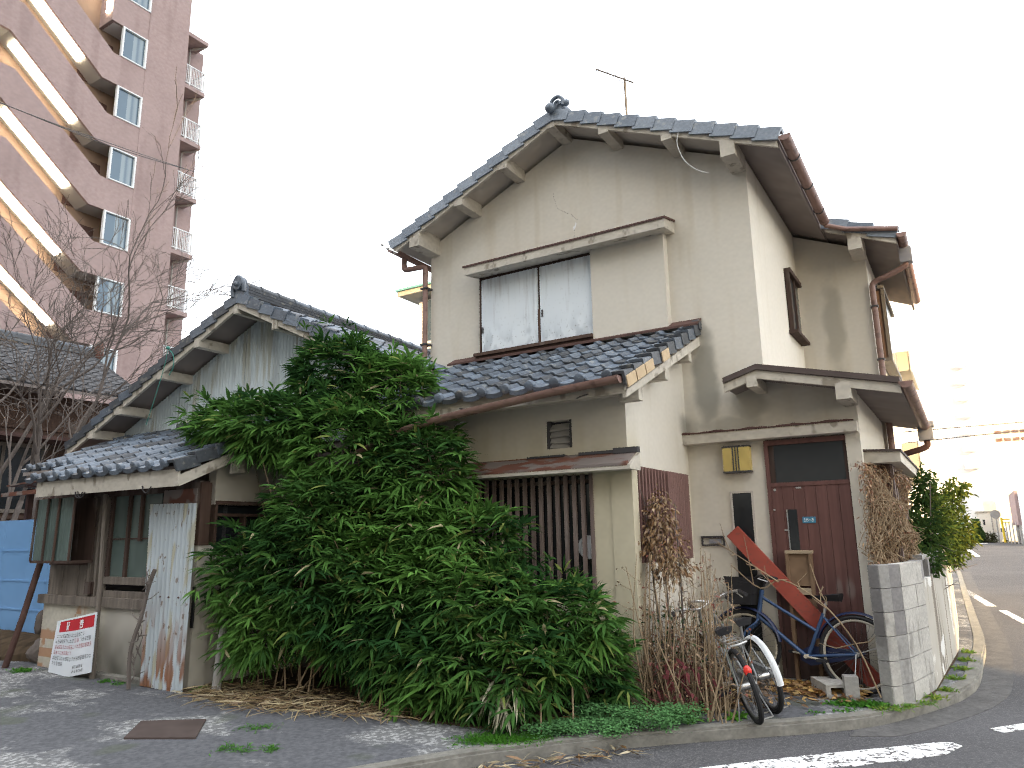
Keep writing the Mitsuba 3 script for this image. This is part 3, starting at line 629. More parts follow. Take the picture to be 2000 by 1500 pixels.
for x in (-2.62, -3.9): add(BR, 'gutter_strap', cat(bx(x, x + 0.02, 5.37, 5.47, 2.765 + (x + 2.62) * 0.09, 2.775 + (x + 2.62) * 0.09), tube(curve([(x, 5.47, 2.66 + (x + 2.62) * 0.09), (x - 0.06, 5.44, 2.64 + (x + 2.62) * 0.09), (x - 0.08, 5.40, 2.62 + (x + 2.62) * 0.09)], 8), 0.006, 6)), 'steel_dark')

# entrance block: little roof, canopy, door
add(H, 'entrance_wall', wallY(Polygon([(XR - 0.05, 2.4), (-0.80, 2.4), (-0.80, 2.82), (-1.6, 3.0), (XR - 0.05, 3.0)]), YM + 0.0015, 10.4), 'stucco')
EX0, EX1, EAX = -1.93, -0.44, -1.60
ER = H + '__entrance_roof'
def ez(x): return 3.045 - (x - EAX) * 0.235 if x > EAX else 3.045 - (EAX - x) * 0.30
top = [(EX0, ez(EX0)), (EAX, ez(EAX)), (EX1 + 0.06, ez(EX1 + 0.06))]
def band(d0, d1): return Polygon([(x, z + d0) for x, z in top] + [(x, z + d1) for x, z in top[::-1]])
scene[ER] = mikit.ply(wallY(band(0.055, 0.0), 7.12, 10.5), 'plate_steel')
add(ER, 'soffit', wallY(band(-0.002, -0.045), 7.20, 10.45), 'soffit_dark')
add(ER, 'barge_board', wallY(band(-0.003, -0.088), 7.145, 7.185), 'trim')
for x, w, h in ((-1.655, 0.095, 0.10), (-0.845, 0.13, 0.15)):
    add(ER, 'purlin_end', bx(x - w / 2, x + w / 2, 7.13, YM - 0.001, ez(x) - 0.05 - h, ez(x) - 0.046), 'trim')
add(H, 'entrance_side', bx(-0.92, -0.797, YM + 0.01, 10.35, 0.05, 2.80), 'stucco')
add(ER, 'gutter', halfpipe((-0.335, 7.10, 2.765), (-0.335, 10.3, 2.73), 0.055), 'gutter', 40)
add(ER, 'hopper', cat(bx(-0.42, -0.26, 10.18, 10.36, 2.56, 2.72, 0.02), bx(-0.44, -0.24, 10.16, 10.38, 2.72, 2.78, 0.01)), 'grey_plastic')
add(ER, 'downpipe', tube(curve([(-0.34, 10.27, 2.58), (-0.35, 10.27, 2.48), (-0.55, 10.28, 2.42), (-0.72, 10.3, 2.37), (-0.745, 10.3, 2.30), (-0.745, 10.3, 2.1)], 20), 0.036, 12), 'rust_dark', 40)
EC = H + '__entrance_canopy'
scene[EC] = mikit.ply(bx(-2.52, -0.80, 7.45, YM - 0.002, 2.405, 2.505, 0.004), 'trim')
sg = [(-2.53, 2.507)] + [(x, 2.512 + 0.006 * math.sin(x * 17) + 0.004 * math.sin(x * 41)) for x in np.arange(-2.5, -0.79, 0.06)]
add(EC, 'flashing', wallY(Polygon([(x, 2.506) for x, z in sg] + [(x, z + 0.012) for x, z in sg[::-1]]), 7.435, YM - 0.002), 'rust_dark')
add(H, 'entrance_post', bx(-0.925, -0.795, YM - 0.03, YM + 0.1, 0.05, 2.404, 0.006), 'stucco')
D = H + '__door'
scene[D] = mikit.ply(bx(-1.675, -0.928, YM - 0.004, YM + 0.03, 0.08, 2.40), 'wood_dark'); labels[D] = {'label': 'wine brown sliding entrance door with a dark transom pane'}
xs = np.linspace(-1.655, -0.93, 8)
for a, b in zip(xs[:-1], xs[1:]): add(D, 'plank', bx(a + 0.0015, b - 0.0015, YM - 0.022, YM - 0.006, 0.13, 1.925, 0.002), 'door')
add(D, 'frame', cat(bx(-1.69, -1.655, YM - 0.035, YM, 0.1, 2.36), bx(-1.69, -0.928, YM - 0.035, YM - 0.005, 2.34, 2.39), bx(-1.655, -0.928, YM - 0.032, YM - 0.005, 1.925, 1.965)), 'door')
add(D, 'transom_pane', bx(-1.60, -0.955, YM - 0.012, YM - 0.0055, 1.965, 2.34), 'glass_dark')
add(D, 'glass_slit', bx(-1.515, -1.43, YM - 0.03, YM - 0.0215, 1.31, 1.70), 'glass_dark')
add(D, 'slit_trim', bx(-1.527, -1.517, YM - 0.034, YM - 0.0215, 1.31, 1.70), 'chrome')
add(D, 'lock', cat(cyl((-1.62, YM - 0.028, 1.895), (-1.62, YM - 0.02, 1.895), 0.013), bx(-1.56, -1.53, YM - 0.027, YM - 0.02, 1.493, 1.51), bx(-1.42, -1.37, YM - 0.026, YM - 0.02, 1.90, 1.915), cyl((-1.64, YM - 0.03, 1.70), (-1.64, YM - 0.02, 1.70), 0.01)), 'chrome')
add(D, 'threshold', bx(-1.69, -0.9, YM - 0.06, YM + 0.02, 0.085, 0.125), 'kerb_concrete')
sp = H + '__slit_window'
scene[sp] = mikit.ply(bx(-2.05, -1.86, YM - 0.006, YM + 0.02, 0.35, 1.88), 'glass_dark')
add(sp, 'frame', cat(bx(-2.07, -2.05, YM - 0.015, YM + 0.01, 0.33, 1.90), bx(-1.86, -1.84, YM - 0.012, YM + 0.01, 0.33, 1.90), bx(-2.05, -1.86, YM - 0.012, YM + 0.01, 1.88, 1.90)), 'soffit')
lb = H + '__letter_slot'
scene[lb] = mikit.ply(cat(bx(-2.40, -2.16, YM - 0.02, YM, 1.355, 1.37), bx(-2.40, -2.16, YM - 0.03, YM, 1.435, 1.455), bx(-2.40, -2.385, YM - 0.02, YM, 1.37, 1.435), bx(-2.175, -2.16, YM - 0.02, YM, 1.37, 1.435)), 'steel_dark')
add(lb, 'flap', bx(-2.32, -2.20, YM - 0.022, YM - 0.005, 1.38, 1.425), 'grey_plastic')
lm = H + '__porch_lamp'
scene[lm] = mikit.ply(bx(-2.095, -1.825, YM - 0.09, YM - 0.001, 2.10, 2.345, 0.012), 'yellow_lamp'); labels[lm] = {'label': 'unlit yellowed square porch lamp with three dark bars'}
add(lm, 'bar', cat(*[bx(x, x + 0.010, YM - 0.10, YM - 0.088, 2.10, 2.345) for x in (-1.995, -1.968, -1.941)]), 'steel_dark')
add(lm, 'frame', cat(bx(-2.10, -1.82, YM - 0.094, YM - 0.001, 2.085, 2.102), bx(-2.10, -1.82, YM - 0.094, YM - 0.001, 2.343, 2.36)), 'steel_dark')
npk = H + '__number_plate'
scene[npk] = mikit.ply(bx(-1.385, -1.265, YM - 0.028, YM - 0.022, 1.565, 1.625, 0.002), 'plate_blue'); labels[npk] = {'label': 'small blue plate with the white number 15-3'}
t = meshkit.text_mesh('15-3', 0.03, 0.002, True); v = t.vertices
t.vertices = np.stack([-1.325 + (v[:, 0] - v[:, 0].mean()) * 0.9, YM - 0.0282 - v[:, 2], 1.581 + v[:, 1]], -1)
add(npk, 'digits', t, 'white_paint')
# hood over the vine-grown side window
SH = H + '__side_hood'
scene[SH] = mikit.ply(bx(-0.796, -0.485, 7.70, 10.4, 2.115, 2.225, 0.004), 'trim')
add(SH, 'flashing', wallY(Polygon([(-0.796, 2.25), (-0.47, 2.23), (-0.47, 2.21), (-0.796, 2.228)]), 7.68, 10.42), 'plate_steel')
sb = H + '__side_bay'
scene[sb] = mikit.ply(bx(-0.796, -0.60, 7.9, 9.6, 1.0, 2.114), 'wood_brown')
for k in range(7): add(sb, 'slat', bx(-0.60, -0.58, 7.95 + k * 0.23, 8.06 + k * 0.23, 1.0, 2.11, 0.003), 'slat_brown')

# ------------------------------------------------------------------ single-storey house on the left
S = thing('single_storey_house', 'old single storey house with tin clad gable, grey tiled roofs and boarded weathered front', 'house')
GY, GF = 6.0, 5.55
AX, AZ = -7.43, 4.46
def gz(x): return AZ - (AX - x) * 0.432 if x < AX else AZ - (x - AX) * 0.475
GL, GR = -11.1, -5.42
add(S, 'gable_wall', wallY(Polygon([(-10.6, 0.05), (-5.75, 0.05), (-5.75, gz(-5.75) - 0.06), (AX, AZ - 0.06), (-10.6, gz(-10.6) - 0.06)]), GY + 0.02, 11.5), 'wood_grey')
# corrugated siding in sheets
def corr(x0, x1, zlow, ztop, y, pitch, amp):
    n = int((x1 - x0) / pitch * 6) + 1
    x = np.linspace(x0, x1, n); d = amp * np.cos(2 * PI * (x - x0) / pitch)
    zt = np.array([ztop(a) for a in x]) if callable(ztop) else np.full(n, ztop); zl = np.full(n, zlow)
    V = np.concatenate([np.stack([x, y + d, zl], -1), np.stack([x, y + d, zt], -1)])
    i = np.arange(n - 1)
    return trimesh.Trimesh(V, np.concatenate([np.stack([i, i + 1, i + 1 + n], -1), np.stack([i, i + 1 + n, i + n], -1)]), process=False)
xs = np.linspace(-10.55, -5.76, 8)
for k, (a, b) in enumerate(zip(xs[:-1], xs[1:])):
    add(S, 'siding_sheet', corr(a, b + 0.02, 2.6, lambda x: gz(x) - 0.09, GY - 0.004 - 0.004 * (k % 2), 0.062, 0.006), 'tin_siding', True)
SR = S + '__roof'
RYB = 12.0
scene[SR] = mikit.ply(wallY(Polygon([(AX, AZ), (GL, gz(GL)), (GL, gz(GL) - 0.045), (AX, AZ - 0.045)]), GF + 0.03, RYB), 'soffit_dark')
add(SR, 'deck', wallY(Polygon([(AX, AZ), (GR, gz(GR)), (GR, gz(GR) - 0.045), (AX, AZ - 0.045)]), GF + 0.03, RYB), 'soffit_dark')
for xe in (GL - 0.02, GR + 0.02):
    add(SR, 'barge_board', wallY(Polygon([(AX, AZ - 0.005), (xe, gz(xe) - 0.005), (xe, gz(xe) - 0.13), (AX, AZ - 0.14)]), GF, GF + 0.035), 'trim')
for x, w in ((-7.46, 0.07), (-8.2, 0.11), (-8.95, 0.11), (-9.85, 0.13), (-6.72, 0.09), (-10.5, 0.11)):
    z = gz(x) - 0.05
    add(SR, 'purlin_end', bx(x - w / 2, x + w / 2, GF - 0.01, GY, z - 0.14, z - 0.02), 'trim')
verge(SR, (GL - 0.03, GF - 0.02, gz(GL - 0.03)), (AX, GF - 0.02, AZ), (0, 1, 0), tints=('tile_dark', 'tile_slate'))
verge(SR, (GR + 0.05, GF - 0.02, gz(GR + 0.05)), (AX, GF - 0.02, AZ), (0, 1, 0), tints=('tile_blue', 'tile_slate', 'tile_blue'))
tile_field(SR, (GR + 0.03, GF + 0.10, gz(GR + 0.03) + 0.012), (0, 1, 0), (-1, 0, 0.475), 13, 8, tints=['tile_blue', 'tile_blue', 'tile_slate', 'tile_dark'], knobs=False)
tile_field(SR, (GR + 0.03, GF + 0.10 + 13 * TW, gz(GR + 0.03) + 0.012), (0, 1, 0), (-1, 0, 0.475), 10, 8, merge=True)
tile_field(SR, (GL, RYB - 0.1, gz(GL) + 0.012), (0, -1, 0), (1, 0, 0.432), 25, 14, merge=True)
ridge_line(SR, (AX, GF + 0.02, AZ + 0.155), (AX - 0.12, RYB, AZ + 0.04), 0.20, 0.125, 3, cap=0.07)
ORN = cat(tube([(AX, GF - 0.07, AZ + 0.22), (AX, GF + 0.03, AZ + 0.22)], [0.105, 0.115], 20), tube(curve([(AX - 0.13, GF - 0.03, AZ + 0.02), (AX - 0.13, GF - 0.04, AZ + 0.17), (AX - 0.02, GF - 0.04, AZ + 0.33), (AX + 0.1, GF - 0.03, AZ + 0.22), (AX + 0.11, GF - 0.02, AZ + 0.08)], 18), 0.035, 8), bx(AX - 0.13, AX + 0.12, GF - 0.02, GF + 0.06, AZ - 0.02, AZ + 0.2, 0.02), ball((AX, GF - 0.09, AZ + 0.20), 0.04))
ORN.apply_translation((-AX, -GF, -AZ)); ORN.apply_scale(0.8); ORN.apply_translation((AX + 0.03, GF, AZ - 0.005))
add(SR, 'ridge_end_tile', ORN, 'tile_slate', 40, label='round ridge end tile at the gable peak')
add(S, 'gutter', halfpipe((GR + 0.09, GF + 0.05, gz(GR) - 0.05), (GR + 0.09, 9.3, gz(GR) - 0.20), 0.052), 'gutter', 40)
# lean-to at the front
LX0, LX1, LY, LZ = -9.42, -6.44, 4.22, 2.185
lsl = 0.44
def lz(y): return LZ + lsl * (y - LY)
LR = S + '__lean_to_roof'
scene[LR] = mikit.ply(wallX(Polygon([(LY + 0.06, lz(LY + 0.06)), (GY, lz(GY)), (GY, lz(GY) - 0.045), (LY + 0.06, lz(LY + 0.06) - 0.045)]), -9.1, LX1 - 0.01), 'soffit_dark')
add(LR, 'deck', wallX(Polygon([(4.72, lz(4.72)), (GY, lz(GY)), (GY, lz(GY) - 0.045), (4.72, lz(4.72) - 0.045)]), -10.5, -9.102), 'soffit_dark')
tile_field(LR, (LX1 - 0.1 - 11 * TW, LY - 0.01, lz(LY) + 0.01), (1, 0, 0), (0, 1, lsl), 11, 8, tints=['tile_blue', 'tile_slate', 'tile_blue', 'tile_dark'])
tile_field(LR, (LX1 - 0.1 - 16 * TW, LY + 0.50, lz(LY + 0.50) + 0.01), (1, 0, 0), (0, 1, lsl), 5, 6, tints=['tile_blue', 'tile_slate', 'tile_dark'])
verge(LR, (LX1 + 0.01, LY, lz(LY)), (LX1 + 0.01, GY, lz(GY)), (-1, 0, 0), tints=('tile_dark', 'tile_slate', 'tile_dark'))
add(LR, 'fascia', bx(-9.12, LX1 - 0.005, LY + 0.04, LY + 0.065, LZ - 0.17, LZ - 0.004), 'trim')
add(LR, 'barge_board', wallX(Polygon([(LY + 0.066, lz(LY) - 0.06), (GY, lz(GY) - 0.05), (GY, lz(GY) - 0.16), (LY + 0.066, lz(LY) - 0.17)]), LX1 - 0.04, LX1 - 0.008), 'trim')
add(LR, 'bracket_board', wallX(Polygon([(4.87, lz(4.87) - 0.10), (5.0, lz(5.0) - 0.10), (5.02, lz(5.0) - 0.34), (4.86, lz(4.87) - 0.30)]), LX1 - 0.03, LX1 + 0.005), 'trim')
for k, x in enumerate(np.arange(-8.9, -6.6, 0.17)):
    add(LR, 'plaster_block', bx(x, x + 0.10, 5.86, 5.99, lz(5.9) + 0.125 + 0.035 * (k % 2), lz(5.9) + 0.165 + 0.035 * (k % 2), 0.006), 'plaster')
add(LR, 'top_course', bx(-9.0, LX1, 5.87, 5.98, lz(5.9) + 0.02, lz(5.9) + 0.122), 'tile_dark')
add(LR, 'hanging_wire', cat(*[tube(curve([(x, LY + 0.03, 2.04), (x + 0.04, LY + 0.02, 1.99), (x + 0.10, LY + 0.02, 1.97), (x + 0.15, LY + 0.03, 2.03)], 14), 0.006, 5) for x in (-8.25, -8.2, -7.0)]), 'wire_black')
# shed front
FY = 4.67
add(S, 'dark_room_sheet', bx(-9.48, -6.72, 5.0, 5.05, 0.1, 2.1), 'steel_dark')  # dark panel behind the shed windows paints in the unlit interior
add(S, 'front_wall', wallY(Polygon([(-9.50, 0.05), (-6.66, 0.05), (-6.66, 0.86), (-9.50, 0.86)]), FY, FY + 0.12), 'shed_stucco', label='peeling stucco dado stained dark near the ground')
add(S, 'dado_beam', bx(-9.56, -7.35, FY - 0.05, FY + 0.03, 0.80, 0.90, 0.008), 'wood_grey')
for k, x in enumerate(np.linspace(-9.45, -8.64, 6)[:-1]):
    add(S, 'plank', bx(x, x + 0.157, FY - 0.004 * (k % 2), FY + 0.03, 0.90, 1.28, 0.003), 'wood_grey')
for k, x in enumerate(np.linspace(-9.45, -8.62, 6)[:-1]):
    add(S, 'plank', bx(x, x + 0.16, FY - 0.015 - 0.004 * (k % 2), FY + 0.02, 1.24, 2.02, 0.003), 'wood_brown')
for x, w in ((-8.60, 0.06), (-8.46, 0.05), (-8.36, 0.05)):
    add(S, 'post', bx(x, x + w, FY - 0.02, FY + 0.05, 0.90, 2.02, 0.004), 'wood_grey')
sw1 = S + '__shed_window'
scene[sw1] = mikit.ply(bx(-8.28, -7.35, FY + 0.03, FY + 0.045, 1.10, 2.0), 'glass_green'); labels[sw1] = {'label': 'murky green shed window with thin battens'}
for x, z0 in ((-8.27, 1.08), (-7.93, 1.10), (-7.70, 1.50)): add(sw1, 'batten', bx(x, x + 0.045, FY + 0.0, FY + 0.03, z0, 2.0), 'wood_dark')
add(sw1, 'bottom_rail', bx(-8.28, -7.35, FY - 0.01, FY + 0.03, 1.04, 1.12), 'wood_grey')
add(sw1, 'middle_rail', bx(-8.28, -7.35, FY + 0.012, FY + 0.03, 1.52, 1.535), 'wood_dark')
add(S, 'window_board', bx(-8.28, -7.35, FY + 0.01, FY + 0.04, 0.90, 0.97), 'wood_grey')
add(S, 'meter_box', bx(-8.55, -8.43, FY - 0.06, FY, 0.93, 1.06, 0.006), 'wood_dark')
aw = S + '__window_cover'
scene[aw] = mikit.ply(cat(bx(-9.36, -8.50, 4.63, 4.645, 1.30, 2.0), bx(-9.38, -8.49, 4.40, 4.645, 1.27, 1.30), bx(-9.36, -9.33, 4.42, 4.64, 1.30, 2.0)), 'wood_dark'); labels[aw] = {'label': 'boxed out window cover of greenish corrugated sheet'}
add(aw, 'sheet', corr(-9.36, -8.50, 1.29, 2.0, 4.41, 0.075, 0.008), 'glass_green', True)
for x in (-9.36, -9.10, -8.86, -8.53): add(aw, 'batten', bar((x, 4.395, 1.29), (x + 0.02, 4.395, 2.0), 0.03, 0.015), 'wood_brown' if x == -8.86 else 'wood_dark')
add(S, 'rusty_board', bx(-7.22, -6.66, FY - 0.04, FY - 0.02, 1.84, 2.02, 0.003), 'rust')
add(S, 'lintel', bx(-9.5, -6.66, FY - 0.015, FY + 0.1, 2.0, 2.10), 'wood_dark')
add(S, 'corner_post', bx(-6.71, -6.60, FY - 0.03, FY + 0.09, 1.45, 2.08, 0.006), 'wood_brown')
add(S, 'corner_wall', bx(-6.73, -6.615, FY - 0.02, FY + 0.16, 0.05, 1.45, 0.006), 'cream')
add(S, 'rubber_strip', bar((-6.60, FY - 0.035, 0.66), (-6.60, FY - 0.035, 1.05), 0.04, 0.012), 'rubber')
side = Polygon([(FY + 0.161, 0.05), (GY, 0.05), (GY, lz(GY) - 0.1), (FY + 0.161, lz(FY) - 0.06)]).difference(rect(4.86, 1.36, 5.80, 1.86))
add(S, 'side_wall', wallX(side, -6.76, -6.64), 'cream')
s2 = S + '__side_opening'
scene[s2] = mikit.ply(bx(-6.90, -6.72, 4.86, 5.80, 1.36, 1.86), 'glass_dark')
for q in (bx(-6.72, -6.62, 4.84, 5.82, 1.86, 1.90), bx(-6.72, -6.63, 4.86, 5.80, 1.74, 1.77), bx(-6.72, -6.63, 5.2, 5.23, 1.36, 1.74), bx(-6.73, -6.62, 4.83, 4.86, 1.34, 1.86)): add(s2, 'frame_bar', q, 'wood_brown')
add(S, 'concrete_foot', bx(-8.4, -6.75, FY - 0.10, FY - 0.001, 0.05, 0.13, 0.01), 'kerb_concrete')
# bits on and round it
m = corr(-7.32, -6.58, 0.0, 1.78, 0, 0.066, 0.010)
n_ = len(m.vertices) // 2
fx = (m.vertices[:, 0] + 7.32) / 0.74; fz = m.vertices[:, 2] / 1.78
m.vertices[:, 0] = (1 - fz) * (-7.21 + fx * 0.70) + fz * (-7.39 + fx * 0.82)
m.vertices[:, 1] += FY - 0.15 + m.vertices[:, 2] / 1.78 * 0.06
m.vertices[:, 2] += 0.10 + (m.vertices[:, 0] + 7.3) * -0.02
solo('corrugated_sheet', 'rust streaked pale corrugated metal sheet leaning upright against the shed front', 'metal sheet', m, 'tin_rust', True)
add('corrugated_sheet', 'nail', cat(*[ball((x, FY - 0.135, z), 0.010, sub=1) for x in (-7.0, -6.86, -6.7) for z in (0.95,)]), 'rust_dark')
vine = [None]
vine[0] = tube(curve([(-7.12, 4.36, 0.1), (-7.14, 4.36, 0.45), (-7.08, 4.40, 0.75), (-7.04, 4.43, 1.05), (-6.99, 4.45, 1.22)], 20), 0.022, 6)
for k in range(26):
    z = rng.uniform(0.15, 1.2); p = np.array([-7.12 + 0.06 * z, 4.36 + 0.06 * z, z])
    q = p + np.array([rng.normal(0, 0.10), rng.normal(-0.02, 0.03), rng.normal(0.06, 0.10)])
    vine.append(tube([p, (p + q) / 2 + rng.normal(0, 0.02, 3), q], [0.007, 0.005, 0.003], 4))
solo('dry_climber', 'bare twisted climber stem growing up the corrugated sheet', 'climber', cat(vine), 'bark')
solo('rusty_drainpipe', 'rusty brown pipe leaning outward at the left corner of the shed', 'pipe', tube([(-9.72, 4.42, 0.06), (-9.60, 4.50, 0.65), (-9.50, 4.58, 1.28)], 0.035, 10), 'rust_dark', 40)
solo('wooden_pole', 'thin grey green wooden pole standing in front of the shed window', 'pole', tube([(-8.07, 4.53, 0.08), (-8.10, 4.54, 1.0), (-8.19, 4.55, 2.02)], [0.03, 0.025, 0.022], 8), 'wood_grey', 40)
# notice board
N = thing('notice_board', 'white notice sheet with a red heading band propped against the shed wall', 'sign')
def N_pt(u, v, d=0.0):       # u along the sheet 0..1, v up 0..1
    a, b, c_, e = np.array([-8.87, 4.48, 0.10]), np.array([-7.97, 4.455, 0.17]), np.array([-8.85, 4.515, 0.635]), np.array([-8.05, 4.505, 0.765])
    p = (a * (1 - u) + b * u) * (1 - v) + (c_ * (1 - u) + e * u) * v
    p = p + np.array([0, 0, -0.05]) * max(0, 1 - abs(u - 0.5) / 0.5) * (1 - v)
    return p + np.array([0.02, -1, 0.17]) * d
def N_sheet(u0, u1, v0, v1, d, nu=12):
    us = np.linspace(u0, u1, nu); V = np.array([N_pt(u, v, d) for v in (v0, v1) for u in us]); i = np.arange(nu - 1)
    return trimesh.Trimesh(V, np.concatenate([np.stack([i, i + 1, i + 1 + nu], -1), np.stack([i, i + 1 + nu, i + nu], -1)]), process=False)
add(N, 'panel', cat(N_sheet(0, 1, 0, 1, 0), N_sheet(0, 1, 0, 1, -0.006)), 'sign_white')
add(N, 'heading_band', N_sheet(0.10, 0.955, 0.765, 0.965, 0.0015), 'sign_red')
def strokes(u, v, du, dv, segs, d=0.003, w=0.14):
    out = []
    for x0, y0, x1, y1 in segs:
        ww = w * du; hh = w * dv
        ua, ub, va, vb = u + min(x0, x1) * du, u + max(x0, x1) * du, v + min(y0, y1) * dv, v + max(y0, y1) * dv
        if ub - ua < 1e-6: ua, ub = ua - ww / 2, ub + ww / 2
        if vb - va < 1e-6: va, vb = va - hh / 2, vb + hh / 2
        out.append(N_sheet(ua, ub, va, vb, d, 2))
    return cat(out)
KOKU = [(0.25, 0.95, 0.25, 0.72), (0.12, 0.80, 0.88, 0.80), (0.5, 1.0, 0.5, 0.58), (0.02, 0.58, 0.98, 0.58), (0.2, 0.38, 0.8, 0.38), (0.2, 0.0, 0.8, 0.0), (0.2, 0.0, 0.2, 0.38), (0.8, 0.0, 0.8, 0.38)]
KEI = [(0.05, 0.95, 0.55, 0.95), (0.1, 0.8, 0.45, 0.8), (0.1, 0.65, 0.45, 0.65), (0.6, 0.9, 0.98, 0.9), (0.62, 0.7, 0.95, 0.7), (0.05, 0.5, 0.95, 0.5), (0.2, 0.38, 0.8, 0.38), (0.2, 0.27, 0.8, 0.27), (0.2, 0.0, 0.8, 0.0), (0.2, 0.0, 0.2, 0.16), (0.8, 0.0, 0.8, 0.16), (0.2, 0.16, 0.8, 0.16), (0.28, 1.0, 0.28, 0.5), (0.78, 0.98, 0.78, 0.55)]
add(N, 'heading_text', cat(strokes(0.27, 0.795, 0.085, 0.14, KEI, w=0.10), strokes(0.60, 0.795, 0.105, 0.14, KOKU, w=0.16)), 'white_paint')
kana = [[(0.1, 0.8, 0.9, 0.8), (0.1, 0.1, 0.9, 0.1), (0.1, 0.1, 0.1, 0.35)], [(0.1, 0.6, 0.9, 0.6), (0.45, 0.0, 0.45, 1.0), (0.1, 0.15, 0.8, 0.15)], [(0.1, 0.95, 0.9, 0.95), (0.1, 0.5, 0.9, 0.5), (0.1, 0.05, 0.9, 0.05), (0.5, 0.0, 0.5, 1.0)], [(0.15, 0.0, 0.15, 1.0), (0.85, 0.0, 0.85, 1.0), (0.15, 0.95, 0.85, 0.95), (0.15, 0.5, 0.85, 0.5), (0.15, 0.05, 0.85, 0.05)], [(0.2, 0.9, 0.8, 0.9), (0.8, 0.2, 0.8, 0.9), (0.2, 0.2, 0.6, 0.2)]]
def row(u0, u1, v, dv, ids, mat_name, name='text_line'):
    n = int((u1 - u0) / 0.048); ms = []
    for i in range(n):
        ms.append(strokes(u0 + i * (u1 - u0) / n, v, 0.040, dv, kana[ids[i % len(ids)]], w=0.13))
    add(N, name, cat(ms), mat_name)
ids = [0, 4, 1, 2, 3, 3, 2, 4, 0, 1, 3, 2, 0, 4, 1, 2, 3]
row(0.08, 0.76, 0.655, 0.062, ids, 'sign_ink'); row(0.06, 0.52, 0.56, 0.062, ids[2:], 'sign_ink'); row(0.53, 0.66, 0.56, 0.062, ids[4:], 'sign_red_ink'); row(0.67, 0.93, 0.56, 0.062, ids[1:], 'sign_ink')
row(0.06, 0.95, 0.455, 0.062, ids[3:], 'sign_red_ink'); row(0.06, 0.50, 0.355, 0.062, ids[5:], 'sign_red_ink'); row(0.06, 0.97, 0.255, 0.062, ids[4:], 'sign_ink'); row(0.05, 0.33, 0.155, 0.062, ids[1:], 'sign_ink')
row(0.56, 0.80, 0.125, 0.045, [3, 2, 3], 'sign_ink'); row(0.56, 0.82, 0.055, 0.04, [3, 2], 'sign_ink')
# cables at the left gable
solo('green_cable', 'thin green cable hanging from the eave of the tin clad gable', 'cable', cat(tube(curve([(-8.75, 5.50, 3.98), (-8.80, 5.5, 3.75), (-8.95, 5.5, 3.35), (-9.1, 5.5, 3.0)], 16), 0.005, 5), tube(curve([(-8.75, 5.52, 3.98), (-8.62, 5.5, 3.88), (-8.60, 5.5, 3.72), (-8.68, 5.5, 3.62)], 12), 0.006, 5), ball((-8.75, 5.50, 4.0), 0.025)), 'wire_green')
solo('loose_wire', 'loose white wire dangling from the barge board of the two storey gable', 'wire', tube(curve([(-2.20, 7.12, 5.80), (-2.22, 7.11, 5.65), (-2.16, 7.12, 5.45), (-2.05, 7.15, 5.32), (-1.93, 7.2, 5.26)], 20), 0.0045, 5), 'wire_white')
ant = thing('tv_antenna', 'thin television antenna on a pole above the main ridge', 'antenna')
add(ant, 'pole', tube([(-3.76, 9.62, 6.7), (-3.77, 9.62, 8.50)], 0.018, 6), 'steel_dark')
bo, b1 = np.array([-3.70, 9.80, 8.50]), np.array([-4.25, 9.62, 8.50])
b1 = np.array([-3.95, 8.95, 8.33])
add(ant, 'boom', tube([bo, b1], 0.011, 6), 'steel_dark')
sd = unit(np.cross(b1 - bo, (0, 0, 1)))
for k in range(9):
    c_ = bo + (b1 - bo) * (0.08 + k * 0.11)
    add(ant, 'element', tube([c_ - sd * (0.11 - 0.006 * k), c_ + sd * (0.11 - 0.006 * k)], 0.004, 5), 'steel_dark')
solo('roof_vent', 'tiny dark vent on the main roof ridge right of the antenna', 'vent', cat(cyl((-3.55, 10.3, 6.4), (-3.55, 10.3, 7.02), 0.03), cyl((-3.55, 10.3, 7.0), (-3.55, 10.3, 7.03), 0.07), cyl((-3.62, 10.3, 6.9), (-3.62, 10.3, 6.93), 0.04)), 'steel_dark')
solo('steel_cover_plate', 'dark brown steel cover plate lying on the concrete', 'cover plate', extrude(Polygon([(-5.43, 3.32), (-5.80, 3.68), (-5.38, 3.97), (-4.96, 3.58)]), 0.012).apply_translation((0, 0, 0.0885)), 'plate_steel')

# blue fence, junk and neighbours on the left
F = thing('blue_fence', 'bright blue sheet fence left of the shed', 'fence')
for k in range(4):
    x1 = -9.85 - k * 1.35
    add(F, 'panel', bx(x1 - 1.345, x1, 5.50, 5.52, 0.12, 1.84, 0.003), 'fence_blue')
    for z in (0.55, 0.95, 1.38):
        add(F, 'rib', bx(x1 - 1.345, x1, 5.488, 5.50, z, z + 0.022, 0.003), 'fence_blue')
def rock(c, r, seed):
    m = ball((0, 0, 0), 1.0, sub=2); v = m.vertices
    m.vertices = v * (0.7 + 0.6 * meshkit.noise(v * 1.3 + seed, seed)[:, None]) * np.array(r) + np.array(c)
    return m
RL = ('largest dark rock low in the gap beside the shed', 'dark rock resting on the lower rocks beside the shed', 'flat dark rock at the back of the gap beside the shed', 'smallest dark rock on top of the heap beside the shed')
for k, (c_, r) in enumerate((((-9.75, 4.85, 0.2), (0.2, 0.15, 0.16)), ((-9.72, 4.95, 0.42), (0.14, 0.12, 0.18)), ((-9.9, 5.1, 0.2), (0.25, 0.18, 0.14)), ((-9.66, 4.75, 0.55), (0.08, 0.08, 0.13)))):
    solo('broken_rock', RL[k], 'rock', rock(c_, r, k), 'bark', group='rocks in the gap beside the shed')
solo('earth_mound', 'low dark earth mound at the foot of the blue fence', 'earth', rock((-11.5, 5.1, 0.02), (2.4, 0.6, 0.35), 9), 'soil_mat')
rs = thing('rusty_shed_roof', 'rusty sagging tin roof scraps beyond the lean to eave', 'shed roof')
